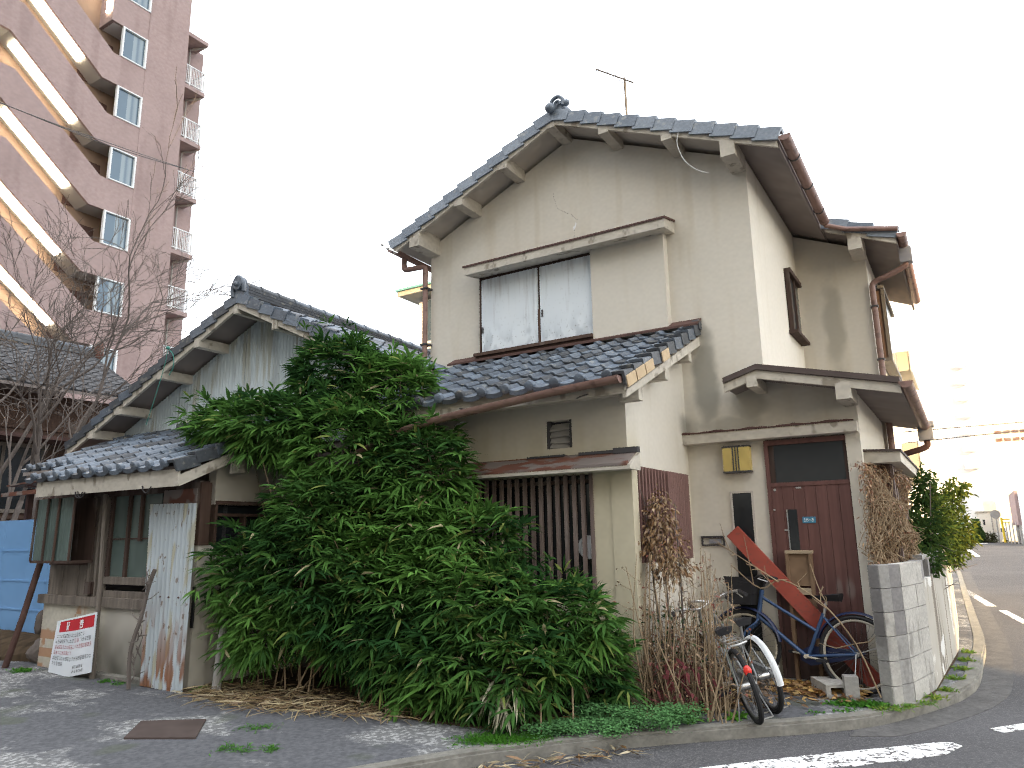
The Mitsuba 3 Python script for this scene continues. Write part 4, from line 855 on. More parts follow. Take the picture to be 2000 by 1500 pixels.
add(rs, 'sheet', cat(bar((-13.0, 6.1, 2.40), (-9.9, 5.7, 2.42), 0.9, 0.02), bar((-13, 5.6, 2.25), (-10.0, 5.2, 2.22), 0.06, 0.06)), 'rust')
add(rs, 'pipe', tube(curve([(-11.6, 5.5, 2.05), (-11.0, 5.4, 2.12), (-10.4, 5.3, 2.2)], 8), 0.04, 8), 'rust_dark')
add(rs, 'post', cat(bar((-10.9, 5.7, 0.1), (-10.9, 5.7, 2.35), 0.08, 0.08), bar((-12.8, 5.9, 0.1), (-12.8, 5.9, 2.35), 0.08, 0.08)), 'rust_dark')
O = thing('old_tiled_house', 'dark old house with a mossy tiled roof behind the bare tree', 'house')
add(O, 'wall', bx(-24, -17.0, -2, 9.6, 0.05, 4.7), 'wood_brown')
OX = -19.0
add(O, 'roof', wallY(Polygon([(-16.2, 4.72), (OX, 6.22), (-21.8, 4.72), (-21.8, 4.66), (OX, 6.14), (-16.2, 4.66)]), -2.5, 9.9), 'soffit_dark')
tile_field(O + '__roof', (-16.2, -2.4, 4.74), (0, 1, 0), (-2.8, 0, 1.5), 49, 13, merge=True, far=True)
ridge_line(O + '__roof', (OX, -2.4, 6.40), (OX, 9.9, 6.40), 0.24, 0.16, 2, step=0.9)
add(O + '__roof', 'ridge_end_tile', cat(rock((OX + 0.1, 9.95, 6.4), (0.2, 0.12, 0.22), 3)), 'rust', label='reddish ridge end tile')
for y0, y1, z0, z1 in ((4.0, 5.6, 2.2, 3.5), (6.4, 8.0, 2.2, 3.5)):
    add(O, 'window', bx(-17.0, -16.97, y0, y1, z0, z1), 'glass_dark')
    add(O, 'window_frame', cat(bx(-17.0, -16.95, y0 - 0.06, y1 + 0.06, z1, z1 + 0.08), bx(-17.0, -16.95, y0 - 0.06, y1 + 0.06, z0 - 0.08, z0), bx(-17, -16.95, (y0 + y1) / 2 - 0.03, (y0 + y1) / 2 + 0.03, z0, z1)), 'wood_grey')
for z in (0.9, 1.6, 2.0, 3.9): add(O, 'siding_batten', bx(-17.0, -16.96, -2, 9.6, z, z + 0.06), 'wood_brown')
add(O, 'lower_eave', bx(-17.0, -16.2, -2, 9.6, 3.62, 3.70), 'rust_dark')

# ------------------------------------------------------------------ apartment tower
A = thing('apartment_tower', 'tall mauve apartment tower with stacked outdoor stair flights lit by long ceiling lights', 'apartment building')
TX, WB = -30.0, -31.1
add(A, 'pillar_wall', bx(-45, TX, 16.6, 18.6, 0, 34), 'mauve')
add(A, 'core_wall', bx(-45, WB, -14, 16.59, 0, 34), 'tower_inner', label='inner stair wall glowing orange under the lights')
add(A, 'balcony_wall', bx(-45, -31.05, 18.601, 20.15, 0, 26.3), 'mauve')
scene['lamp_light'] = {'type': 'diffuse', 'reflectance': {'type': 'rgb', 'value': [0.7, 0.7, 0.7]}}
for k in range(-1, 8):
    z = 21.5 - 3.0 * k
    if k == -1:
        pts = [(16.6, z), (14.9, z), (14.9, z + 1.45), (16.6, z + 1.45)]
        add(A, 'landing_end', bx(WB, TX - 0.16, 14.9, 15.05, z, z + 3.0), 'mauve')
        add(A, 'landing_end', bx(WB, TX - 0.02, 14.9, 15.05, z + 3.0, 34), 'mauve')
        add(A, 'landing_soffit', bx(WB, TX - 0.16, 15.05, 16.59, z, z + 0.15), 'white_paint')
        ll = add(A, 'end_light', bx(-30.45, -30.12, 14.80, 14.86, z + 0.45, z + 2.6), 'lamp_light')
        scene[ll]['emitter'] = {'type': 'area', 'radiance': {'type': 'rgb', 'value': [0.75, 0.63, 0.45]}}
    else:
        pts = [(16.6, z), (14.76, z), (11.1, z + 3.0), (2.0, z + 3.0), (2.0, z + 4.45), (11.45, z + 4.45), (15.11, z + 1.45), (16.6, z + 1.45)]
    add(A, 'stair_parapet', wallX(Polygon(pts), TX - 0.15, TX - 0.02), 'mauve')
    if k >= 0:
        add(A, 'stair_soffit', wallX(Polygon([(16.59, z + 0.02), (14.77, z + 0.02), (11.1, z + 3.02), (2, z + 3.02), (2, z + 3.17), (11.1, z + 3.17), (14.77, z + 0.17), (16.59, z + 0.17)]), WB + 0.002, TX - 0.152), 'stair_grey')
        d0, d1 = np.array([-30.47, 14.0, z + 0.60]), np.array([-30.47, 11.35, z + 2.77])
        ll = add(A, 'stair_light', bar(d0, d1, 0.58, 0.06), 'lamp_light')
        scene[ll]['emitter'] = {'type': 'area', 'radiance': {'type': 'rgb', 'value': [0.75, 0.63, 0.45]}}
    add(A, 'landing_door', bx(WB, WB + 0.03, 14.2, 15.6, z - 2.9, z - 0.55), 'rust_dark')
    w = add(A, 'window', bx(TX - 0.10, TX - 0.08, 15.48, 16.54, z + 1.48, z + 2.98), 'glass_sky')
    add(w, 'frame', cat(bx(TX - 0.12, TX + 0.03, 15.42, 15.50, z + 1.46, z + 2.99), bx(TX - 0.12, TX + 0.03, 16.51, 16.59, z + 1.46, z + 2.99), bx(TX - 0.12, TX + 0.02, 15.50, 16.51, z + 1.455, z + 1.51), bx(TX - 0.12, TX + 0.02, 15.50, 16.51, z + 2.93, z + 2.985)), 'white_metal')
    zb = 26.3 - 2.87 * (k + 1)
    add(A, 'balcony_slab', bx(-31.05, TX - 0.03, 18.602, 19.72, zb - 0.20, zb, 0.03), 'mauve')
    if k >= 0:
        r = A + '__balcony_rail' + (f'_{k:03d}' if k else '')
        scene[r] = mikit.ply(cat(bx(TX - 0.10, TX - 0.05, 18.62, 19.68, zb + 1.05, zb + 1.10), bx(-31.0, TX - 0.10, 19.63, 19.68, zb + 1.05, zb + 1.10), bx(TX - 0.10, TX - 0.05, 18.62, 19.68, zb + 0.10, zb + 0.14), bx(TX - 0.10, TX - 0.05, 18.85, 18.90, zb, zb + 1.06), bx(TX - 0.10, TX - 0.05, 19.63, 19.68, zb, zb + 1.06)), 'white_metal')
        add(r, 'balusters', cat(*[bx(TX - 0.085, TX - 0.065, y, y + 0.02, zb + 0.12, zb + 1.06) for y in np.arange(18.68, 19.62, 0.085)], *[bx(x, x + 0.02, 19.645, 19.665, zb + 0.1, zb + 1.06) for x in np.arange(-30.95, -30.1, 0.1)]), 'white_metal', kind='stuff')
        add(A, 'balcony_pipe', cat(cyl((-30.92, 19.3, zb - 0.2), (-30.92, 19.3, zb + 2.7), 0.04, 8), bar((-30.9, 19.3, zb + 2.60), (-30.2, 19.62, zb + 2.60), 0.07, 0.07)), 'concrete_grey')
solo('overhead_wire', 'twin black overhead wires crossing in front of the mauve tower', 'wire', cat(*[tube(curve([(-13.5, -0.5, 8.9), (-20, 7.39 + d, 12.67), (-24.5, 12.9 + d, 15.4 + d), (-29.98, 19.5, 19.05)], 30), 0.016, 5) for d in (0, 0.10)]), 'wire_black')

# ------------------------------------------------------------------ block wall round the corner
K = thing('block_wall', 'low wall of grey concrete blocks rounding the street corner', 'wall')
def block_face(pa, pb, nc, h0, th, pick, off=0.0, first='wall'):
    pa, pb = np.asarray(pa, float), np.asarray(pb, float)
    L = np.linalg.norm(pb - pa); d = (pb - pa) / L; nrm = np.array([d[1], -d[0]])
    BL = 0.40
    for r in range(nc):
        xs = [0.0]
        q = BL * (0.5 if (r % 2 and off) else 1.0)
        while xs[-1] + q < L - 0.06:
            xs.append(xs[-1] + q); q = BL
        xs.append(L)
        for i, (a, b) in enumerate(zip(xs[:-1], xs[1:])):
            z0 = h0 + r * 0.192
            m = bx(a + 0.003, b - 0.003, -th, 0.002 * rng.normal(), z0 + 0.003, z0 + 0.189, 0.006)
            m.apply_transform(frame((pa[0], pa[1], 0), (d[0], d[1], 0), (-d[1], d[0], 0), (0, 0, 1)))
            m.vertices[:, :2] += -nrm * 0 
            add(K, 'block', m, pick(r, i))
V = [(-0.80, 7.02), (-0.70, 6.93), (-0.565, 7.19), (-0.435, 7.82)]
block_face(V[0], V[1], 6, 0.05, -0.10, lambda r, i: 'block_mid' if r > 3 else 'block_pale')
block_face(V[1], V[2], 6, 0.05, -0.10, lambda r, i: ('block_dark' if r >= 3 else 'block_mid'))
block_face(V[2], V[3], 6, 0.05, -0.10, lambda r, i: 'block_pale')
pl = Polygon([V[0], V[1], V[2], V[3], (-0.50, 7.85), (-0.64, 7.24)]).buffer(-0.012)
cm = extrude(pl, 1.13); cm.apply_translation((0, 0, 0.06)); add(K, 'mortar_core', cm, 'block_dark')
o1 = Polygon([(-0.437, 7.83), (-0.30, 10.3), (-0.33, 12.8), (-0.46, 12.8), (-0.43, 10.3), (-0.56, 7.83)])
om = extrude(o1, 0.97); om.apply_translation((0, 0, 0.06)); add(K, 'old_section', om, 'old_wall', label='stained older stretch of the wall along the street')
for a in (0.0, 0.55, 1.15, 1.75, 2.4, 3.1, 3.8, 4.5):
    y = 7.86 + a; x = -0.437 + (y - 7.83) * 0.0555 if y < 10.3 else -0.30 - (y - 10.3) * 0.012
    add(K, 'openwork_block', bx(x - 0.11, x - 0.004, y, y + 0.30, 1.032, 1.20, 0.01), 'block_dark')
add(K, 'openwork_cap', extrude(Polygon([(-0.445, 8.3), (-0.31, 10.3), (-0.34, 12.7), (-0.45, 12.7), (-0.42, 10.3), (-0.55, 8.3)]), 0.05).apply_translation((0, 0, 1.19)), 'block_mid')

# ------------------------------------------------------------------ bicycles
def bicycle(label, rear, head, lean, r, wb, frame_mat, fender_mat, tyre_mat='rubber', rim_mat='chrome', basket=False, rack=False, bars='black_plastic', refl=None, rear_fender=True, low=False, steer=0.0):
    """rear: contact point of the rear wheel; head: heading (x, y); lean in degrees to the left"""
    K_ = thing('bicycle', label, 'bicycle', 'bicycles by the entrance')
    h = unit((head[0], head[1], 0)); left = np.array([-h[1], h[0], 0]); up = np.array([0, 0, 1.0])
    a = math.radians(lean); l2 = left * math.cos(a) - up * math.sin(a); u2 = up * math.cos(a) + left * math.sin(a)
    M = frame(rear, h, l2, u2)
    def A_(name, m, mm, smooth=40, label=None, parent=None, kind=None):
        m = m.copy(); m.apply_transform(M)
        return add(parent or K_, name, m, mm, smooth, label, kind)
    def ring(c, rr, t, n=40, yaw=0.0, a0=0, a1=2 * PI, full=True):
        an = np.linspace(a0, a1, n)
        P = np.stack([c[0] + rr * np.cos(an) * math.cos(yaw), rr * np.cos(an) * math.sin(yaw), c[2] + rr * np.sin(an)], -1)
        return tube(P, t, 8, cap=not full)
    R_, Fc = np.array([0, 0, r]), np.array([wb, 0, r])
    for nm, c, yw in (('rear_wheel', R_, 0.0), ('front_wheel', Fc, steer)):
        w = A_(nm, cat(tube([c + (0, -0.045, 0), c + (0, 0.045, 0)], 0.022, 10), tube([c + (0, -0.065, 0), c + (0, 0.065, 0)], 0.008, 6)), 'chrome')
        A_('tyre', ring(c, r - 0.018, 0.020, yaw=yw), tyre_mat, parent=w)
        A_('rim', ring(c, r - 0.045, 0.012, yaw=yw), rim_mat, parent=w)
        sp_ = []
        for k in range(28):
            t = k * 2 * PI / 28; t2 = t + (0.35 if k % 2 else -0.35); s = 0.03 if (k // 2) % 2 else -0.03
            e_ = (r - 0.05); sp_.append(tube([c + (0.02 * math.cos(t2), s, 0.02 * math.sin(t2)), c + (e_ * math.cos(t) * math.cos(yw), e_ * math.cos(t) * math.sin(yw), e_ * math.sin(t))], 0.0016, 3, cap=False))
        A_('spokes', cat(sp_), 'dull_steel', parent=w, kind='stuff')
    k = r / 0.33; bb = np.array([0.43 * k, 0, 0.27 * k + 0.01]); st = np.array([0.27 * k, 0, 0.66 * k]); ht = np.array([wb - 0.20 * k, 0, 0.80 * k]); hb = np.array([wb - 0.145 * k, 0, 0.60 * k]); seat = np.array([0.235 * k, 0, 0.80 * k])
    fr = [tube([bb, st], 0.017, 10), tube([bb + (0.02, 0, 0), hb], 0.019, 10), tube([ht + (0.01, 0, 0.05), hb + (0.008, 0, -0.03)], 0.021, 10), tube([st - (st - bb) * 0.42, ht - (ht - hb) * 0.12], 0.015, 10)]
    for s in (-1, 1):
        fr += [tube([bb + (0, 0.03 * s, 0), R_ + (0, 0.055 * s, 0)], 0.011, 8), tube([st + (0, 0.015 * s, -0.03), R_ + (0, 0.055 * s, 0)], 0.008, 8)]
    A_('frame', cat(fr), frame_mat)
    fk = [tube(curve([hb + (0.008, 0, -0.02), hb + (0.02, 0.045 * s, -0.06), Fc + (-0.02, 0.05 * s, 0.12), Fc + (0, 0.05 * s, 0)], 12), 0.011, 8) for s in (-1, 1)]
    A_('fork', cat(fk), frame_mat)
    A_('seat_post', tube([st - (0, 0, 0.03), seat - (0, 0, 0.03)], 0.013, 8), 'chrome')
    sad = hull([(seat[0] + x * k, y * k, seat[2] + z * k) for x, y, z in ((-0.13, -0.085, 0.03), (-0.13, 0.085, 0.03), (-0.15, 0, 0.045), (-0.02, -0.07, 0.02), (-0.02, 0.07, 0.02), (0.14, -0.018, 0.01), (0.14, 0.018, 0.01), (0.15, 0, 0.0), (-0.12, -0.06, -0.03), (-0.12, 0.06, -0.03), (0.0, -0.03, -0.03), (0.0, 0.03, -0.03), (0.12, 0, -0.02))])
    sad = trimesh.remesh.subdivide_loop(sad.vertices, sad.faces, 1) if False else (sad.vertices, sad.faces)
    A_('saddle', trimesh.Trimesh(*sad, process=False), 'black_plastic', 50)
    stem = ht + (-0.025, 0, 0.13 * k)
    hbp = curve([stem + (-0.20, -0.25, 0.02), stem + (-0.06, -0.24, 0.045), stem + (0.03, -0.13, 0.03), stem, stem + (0.03, 0.13, 0.03), stem + (-0.06, 0.24, 0.045), stem + (-0.20, 0.25, 0.02)], 30)
    A_('handlebar', cat(tube(hbp, 0.012, 8), tube([ht + (0.01, 0, 0.04), stem], 0.012, 8)), 'chrome' if bars != 'dark' else 'black_plastic')
    for s in (-1, 1):
        A_('grip', tube([stem + (-0.21, 0.25 * s, 0.018), stem + (-0.08, 0.243 * s, 0.043)], 0.017, 8), 'black_plastic')
        A_('brake_lever', tube([stem + (-0.06, 0.24 * s, 0.04), stem + (-0.02, 0.24 * s, 0.02), stem + (-0.12, 0.245 * s, -0.01)], 0.006, 6), 'chrome')
    def fender(c, a0, a1, rr, yaw=0.0):
        an = np.linspace(a0, a1, 26); P = []
        for s, dr_ in ((-0.028, -0.012), (-0.016, 0.004), (0, 0.008), (0.016, 0.004), (0.028, -0.012)):
            P.append(np.stack([c[0] + (rr + dr_) * np.cos(an), np.full(26, s), c[2] + (rr + dr_) * np.sin(an)], -1))
        P = np.array(P); n1, n2 = 5, 26; i, j = np.meshgrid(np.arange(n1 - 1), np.arange(n2 - 1), indexing='ij'); b = i * n2 + j
        return trimesh.Trimesh(P.reshape(-1, 3), np.concatenate([np.stack([b, b + 1, b + n2 + 1], -1).reshape(-1, 3), np.stack([b, b + n2 + 1, b + n2], -1).reshape(-1, 3)]), process=False)
    if rear_fender:
        A_('rear_fender', fender(R_, 0.1 * PI, 1.02 * PI, r + 0.022), fender_mat, True)
        A_('fender_stay', cat(*[tube([R_ + (0, s, 0), R_ + ((r + 0.01) * math.cos(2.75), s * 0.6, (r + 0.01) * math.sin(2.75))], 0.0035, 5) for s in (-0.06, 0.06)]), 'chrome')
    A_('front_fender', fender(Fc, 0.12 * PI, 0.95 * PI, r + 0.022), fender_mat, True)
    A_('crank', cat(tube([bb + (0, 0.07, 0), bb + (-0.165 * k, 0.075, -0.02)], 0.009, 6), tube([bb + (0, -0.07, 0), bb + (0.165 * k, -0.075, 0.02)], 0.009, 6), tube([bb - (0, 0.08, 0), bb + (0, 0.08, 0)], 0.018, 10)), 'rim_cream' if tyre_mat != 'rubber' or basket else 'chrome')
    for s in (-1, 1): A_('pedal', bx(bb[0] + 0.165 * k * -s - 0.045, bb[0] + 0.165 * k * -s + 0.045, min(s * 0.08, s * 0.17), max(s * 0.08, s * 0.17), bb[2] - 0.02 * s - 0.012, bb[2] - 0.02 * s + 0.012, 0.004), 'black_plastic')
    cc = Polygon([(0, 0.035), (bb[0], 0.085), (bb[0] + 0.08, 0.05), (bb[0] + 0.09, -0.03), (bb[0], -0.085), (0, -0.035), (-0.05, 0)])
    m = extrude(cc, 0.03); v_ = m.vertices; m.vertices = np.stack([v_[:, 0], -0.05 - v_[:, 2], r + (bb[2] - r) * v_[:, 0] / bb[0] + v_[:, 1]], -1)
    A_('chain_case', m, fender_mat if fender_mat != 'white_metal' else 'silver_paint')
    if basket:
        b0 = ht + (0.10, 0, 0.04)
        ms = []
        for z, wx, wy in ((-0.13, 0.10, 0.12), (-0.03, 0.115, 0.14), (0.07, 0.13, 0.16), (0.12, 0.14, 0.17)):
            c = b0 + (0.08, 0, z); ms.append(tube([c + (-wx, -wy, 0), c + (wx, -wy, 0), c + (wx, wy, 0), c + (-wx, wy, 0), c + (-wx, -wy, 0)], 0.006, 5))
        A_('basket', cat(ms), 'black_plastic')
        lo, hi = b0 + (0.08, 0, -0.13), b0 + (0.08, 0, 0.12)
        shell = []
        for (x0, y0), (x1, y1) in (((-1, -1), (1, -1)), ((1, -1), (1, 1)), ((1, 1), (-1, 1)), ((-1, 1), (-1, -1))):
            shell.append(trimesh.Trimesh([lo + (x0 * 0.10, y0 * 0.12, 0), lo + (x1 * 0.10, y1 * 0.12, 0), hi + (x1 * 0.14, y1 * 0.17, 0), hi + (x0 * 0.14, y0 * 0.17, 0)], [(0, 1, 2), (0, 2, 3)], process=False))
        A_('basket_panel', cat(shell, bx(lo[0] - 0.1, lo[0] + 0.1, -0.12, 0.12, lo[2] - 0.004, lo[2])), 'black_plastic', False)
    if rack:
        z = 2 * r + 0.07
        A_('rack', cat(tube([(0.20, -0.06, z), (-0.22, -0.06, z), (-0.24, 0, z), (-0.22, 0.06, z), (0.20, 0.06, z)], 0.007, 6), *[tube([(x, -0.06, z), (x, 0.06, z)], 0.005, 5) for x in (-0.12, 0.0, 0.1)], *[tube([R_ + (0, 0.06 * s, 0), (-0.05, 0.06 * s, z)], 0.006, 5) for s in (-1, 1)]), 'chrome')
    A_('kickstand', cat(*[tube([R_ + (0, s, 0), (0.02, s * 2.2, 0.01)], 0.006, 5) for s in (-0.06, 0.06)], tube([(0.02, -0.13, 0.012), (0.02, 0.13, 0.012)], 0.006, 5)), 'chrome')
    if refl:
        A_('reflector', cat(ball((-r * 0.80, 0, r * 1.55), 0.03, (0.6, 1, 1.3)) if refl == 1 else ball((-r - 0.03, 0, r * 1.0), 0.03, (0.4, 1, 1.2))), 'red_reflector', True)
        A_('pedal_reflector', bx(bb[0] + 0.165 * k - 0.06, bb[0] + 0.165 * k - 0.046, -0.15, -0.10, bb[2] + 0.0, bb[2] + 0.03), 'orange_reflector', False)
    return K_
bicycle('blue utility bicycle with a black basket leaning sideways before the door', (-0.985, 7.27, 0.092), (-0.95, 0.13), -5, 0.33, 1.02, 'bike_blue', 'bike_navy', 'black_plastic', 'rim_cream', basket=True, bars='dark', steer=0.25)
bicycle('silver bicycle with a red reflector, its black rear wheel nearest the kerb', (-1.53, 5.88, 0.092), (-0.52, 0.85), 15, 0.275, 0.95, 'silver_paint', 'chrome', rim_mat='dull_steel', refl=1, rack=True, rear_fender=False)
bicycle('bicycle with a white rear mudguard, between the silver and the blue ones', (-1.50, 6.27, 0.092), (-0.60, 0.80), 12, 0.285, 0.95, 'silver_paint', 'white_metal', rim_mat='dull_steel', refl=None)

# ------------------------------------------------------------------ things before the door
rp = solo('red_plank', 'long faded red plank leaning slantwise across the doorway', 'plank', bar((-2.04, 7.46, 1.50), (-0.88, 7.50, 0.15), 0.15, 0.035, up=(0, -1, 0.05), c=0.004), 'red_board')
bd = rng.normal
def rotz(m, a, c):
    m.apply_transform(trimesh.transformations.rotation_matrix(a, (0, 0, 1), c)); return m
cs = thing('wooden_stand', 'narrow tan panelled wooden stand against the door', 'stand')
add(cs, 'panel', cat(bx(-1.53, -1.35, 7.50, 7.53, 0.98, 1.28), bx(-1.53, -1.35, 7.50, 7.53, 0.66, 0.86)), 'board_tan')
add(cs, 'leg', bx(-1.56, -1.53, 7.48, 7.54, 0.1, 1.30, 0.004), 'board_tan'); add(cs, 'leg', bx(-1.35, -1.32, 7.48, 7.54, 0.1, 1.30, 0.004), 'board_tan')
add(cs, 'rail', bx(-1.56, -1.31, 7.475, 7.545, 1.28, 1.31, 0.004), 'board_pale'); add(cs, 'rail', bx(-1.53, -1.35, 7.478, 7.54, 0.90, 0.96, 0.004), 'board_pale')
def cinder(loc, a, upright):
    o = Polygon([(-0.195, -0.095), (0.195, -0.095), (0.195, 0.095), (-0.195, 0.095)])
    for x in (-0.125, 0.0, 0.125): o = o.difference(rect(x - 0.045, -0.06, x + 0.045, 0.06))
    m = extrude(o, 0.12)
    if upright: m.apply_transform(trimesh.transformations.rotation_matrix(PI / 2, (0, 1, 0)))
    m.apply_transform(trimesh.transformations.rotation_matrix(a, (0, 0, 1))); m.apply_translation(loc)
    return m
c1 = extrude(Polygon([(-0.10, 0), (0.10, 0), (0.10, 0.11), (-0.10, 0.11)]).difference(rect(-0.06, 0.028, 0.06, 0.085)), 0.38)
v_ = c1.vertices; c1.vertices = np.stack([v_[:, 0], v_[:, 2], v_[:, 1]], -1); rotz(c1, 0.50, (0, 0, 0)); c1.apply_translation((-1.13, 7.03, 0.092))
solo('cinder_block', 'hollow concrete block lying flat by the blue bicycle, its hole facing the street', 'concrete block', c1, 'block_pale')
c2 = bx(-0.055, 0.055, -0.06, 0.06, 0, 0.19, 0.008); rotz(c2, 0.3, (0, 0, 0)); c2.apply_translation((-1.03, 7.05, 0.092))
solo('cinder_block', 'small upright concrete block beside the foot of the red plank', 'concrete block', c2, 'block_mid')
def branch(pts, r0, r1, twigs, seed, spread=0.12):
    g = np.random.default_rng(seed); P = curve(pts, 20)
    ms = [tube(P, np.linspace(r0, r1, len(P)), 6)]
    for k in range(twigs):
        p = P[int(g.integers(2, len(P)))]; q = p + g.normal(0, spread, 3) + (0, 0, 0.05)
        ms.append(tube([p, (p + q) / 2 + g.normal(0, 0.02, 3), q], [0.005, 0.004, 0.002], 4))
    return cat(ms)
solo('dead_branch', 'long dead forked branch lying over the blue bicycle and plank', 'branch', cat(branch([(-1.98, 7.12, 1.18), (-1.72, 7.08, 0.98), (-1.52, 7.06, 1.06), (-1.20, 7.02, 0.88), (-0.95, 7.0, 0.55), (-0.80, 6.98, 0.14)], 0.005, 0.007, 8, 3), branch([(-1.27, 7.1, 1.2), (-1.21, 7.05, 1.0), (-1.15, 7.03, 0.86)], 0.004, 0.005, 2, 4, 0.06), branch([(-1.55, 7.06, 1.04), (-1.8, 7.0, 1.22), (-2.02, 6.95, 1.38)], 0.008, 0.003, 8, 5)), 'dry_stem')

# ------------------------------------------------------------------ leaves
def leaves(P, D, L, W, color, droop=0.35, roll=0.8, seed=0):
    """lanceolate leaves: base points P, directions D, length, width, colour per leaf -> (mesh, vertex colours)"""
    g = np.random.default_rng(seed); n = len(P)
    D = D / (np.linalg.norm(D, axis=1, keepdims=True) + 1e-9)
    Z = np.array([0, 0, 1.0]); Sd = np.cross(D, Z); Sd /= np.linalg.norm(Sd, axis=1, keepdims=True) + 1e-6
    Nn = np.cross(Sd, D); a = g.normal(0, roll, n)[:, None]
    Sd, Nn = Sd * np.cos(a) + Nn * np.sin(a), Nn * np.cos(a) - Sd * np.sin(a)
    L, W = np.broadcast_to(L, n)[:, None], np.broadcast_to(W, n)[:, None]
    tt = ((0, 0), (0.30, 1), (0.30, -1), (0.68, 0.72), (0.68, -0.72), (1, 0)); vs = []
    for t, w in tt:
        vs.append(P + D * L * t + Sd * W * 0.5 * w + Nn * (W * 0.12 * abs(w)) - Z * (droop * L * t * t))
    Vv = np.stack(vs, 1).reshape(-1, 3); b = np.arange(n)[:, None] * 6
    F = np.concatenate([b + np.array(f) for f in ((0, 2, 1), (1, 2, 4), (1, 4, 3), (3, 4, 5))])
    return trimesh.Trimesh(Vv, F, process=False), np.repeat(color, 6, axis=0)
def shell_points(ells, dens, g, lo=0.72, hi=1.05):
    P, N_ = [], []
    for c, r in ells:
        c, r = np.array(c), np.array(r); n = int(dens * (r[0] * r[1] + r[1] * r[2] + r[0] * r[2]) * 4.2)
        d = g.normal(0, 1, (n, 3)); d /= np.linalg.norm(d, axis=1, keepdims=True)
        s = g.uniform(lo, hi, n)[:, None]
        P.append(c + d * r * s); N_.append(d / r)
    P, N_ = np.concatenate(P), np.concatenate(N_)
    return P, N_ / np.linalg.norm(N_, axis=1, keepdims=True)
g1 = np.random.default_rng(21)
ells = [((-5.60, 5.45, 3.22), (0.50, 0.34, 0.38)), ((-4.95, 5.55, 2.95), (0.52, 0.32, 0.36)), ((-6.62, 5.0, 2.72), (0.62, 0.32, 0.24)), ((-6.05, 5.05, 2.66), (0.55, 0.36, 0.30)), ((-5.20, 5.25, 2.35), (0.62, 0.42, 0.60)),
        ((-4.45, 5.45, 2.05), (0.55, 0.34, 0.50)), ((-4.55, 5.3, 1.5), (0.6, 0.36, 0.45)), ((-3.80, 5.45, 1.42), (0.42, 0.30, 0.36)), ((-5.25, 5.0, 1.75), (0.5, 0.34, 0.42)), ((-6.10, 4.85, 1.15), (0.40, 0.28, 0.42)), ((-5.25, 4.92, 1.20), (0.7, 0.36, 0.55)),
        ((-4.40, 5.1, 0.95), (0.65, 0.36, 0.45)), ((-3.55, 5.2, 0.95), (0.65, 0.40, 0.32)), ((-2.90, 5.45, 0.80), (0.38, 0.32, 0.32)), ((-3.25, 5.0, 0.50), (0.55, 0.28, 0.36)), ((-3.80, 4.98, 0.48), (0.40, 0.26, 0.36)), ((-4.45, 5.0, 0.55), (0.3, 0.2, 0.25)), ((-5.85, 4.80, 0.70), (0.40, 0.22, 0.28)), ((-4.85, 4.98, 0.68), (0.45, 0.22, 0.26)), ((-2.72, 5.6, 0.45), (0.24, 0.24, 0.3))]
P0, N0 = shell_points(ells, 170, g1, 0.74, 1.06)
Ps, Ds, Ls, Ws, Cs = [], [], [], [], []
tw = []
ns = len(P0)
out = N0 * 0.9 + np.array([0.05, -0.35, 0.28]) + g1.normal(0, 0.40, (ns, 3)); out /= np.linalg.norm(out, axis=1, keepdims=True)
P0 = P0 + out * np.where(g1.uniform(0, 1, ns) < 0.12, g1.uniform(0.05, 0.22, ns), 0)[:, None]
hue = meshkit.fbm(P0 * 1.3, 3, 5)
for i in range(ns):
    m = int(g1.integers(6, 10)); f = out[i]; s = unit(np.cross(f, (0, 0, 1)) + 1e-6); u = np.cross(s, f)
    an = np.linspace(-1.25, 1.25, m) + g1.normal(0, 0.12, m)
    d = np.cos(an)[:, None] * f + np.sin(an)[:, None] * s + g1.normal(0, 0.16, (m, 1)) * u
    Ps.append(np.repeat(P0[i:i + 1], m, 0) + d * 0.012 - f * (np.arange(m) % 3)[:, None] * 0.018); Ds.append(d)
    sc = g1.uniform(0.8, 1.35)
    Ls.append(g1.uniform(0.13, 0.19, m) * sc); Ws.append(g1.uniform(0.020, 0.029, m) * sc)
    t = np.clip(hue[i] * 2.0 - 0.5 + g1.normal(0, 0.22), 0, 1)
    c = np.array([0.026, 0.074, 0.023]) * (1 - t) + np.array([0.112, 0.24, 0.052]) * t
    c = np.repeat(c[None], m, 0) * g1.uniform(0.8, 1.25, (m, 1))
    z = g1.uniform(0, 1, m); c[z > 0.965 - 0.04 * (P0[i, 0] > -3.9)] = (0.20, 0.25, 0.07); c[z > 0.988] = (0.42, 0.37, 0.22)
    Cs.append(c)
BM = thing('bamboo_thicket', 'dense overgrown dwarf bamboo thicket covering the wall between the two houses', 'bamboo')
m, col = leaves(np.concatenate(Ps), np.concatenate(Ds), np.concatenate(Ls), np.concatenate(Ws), np.concatenate(Cs), 0.32, 0.55, 1)
add(BM, 'foliage', m, 'leaf_thin', False, kind='stuff', color=col)
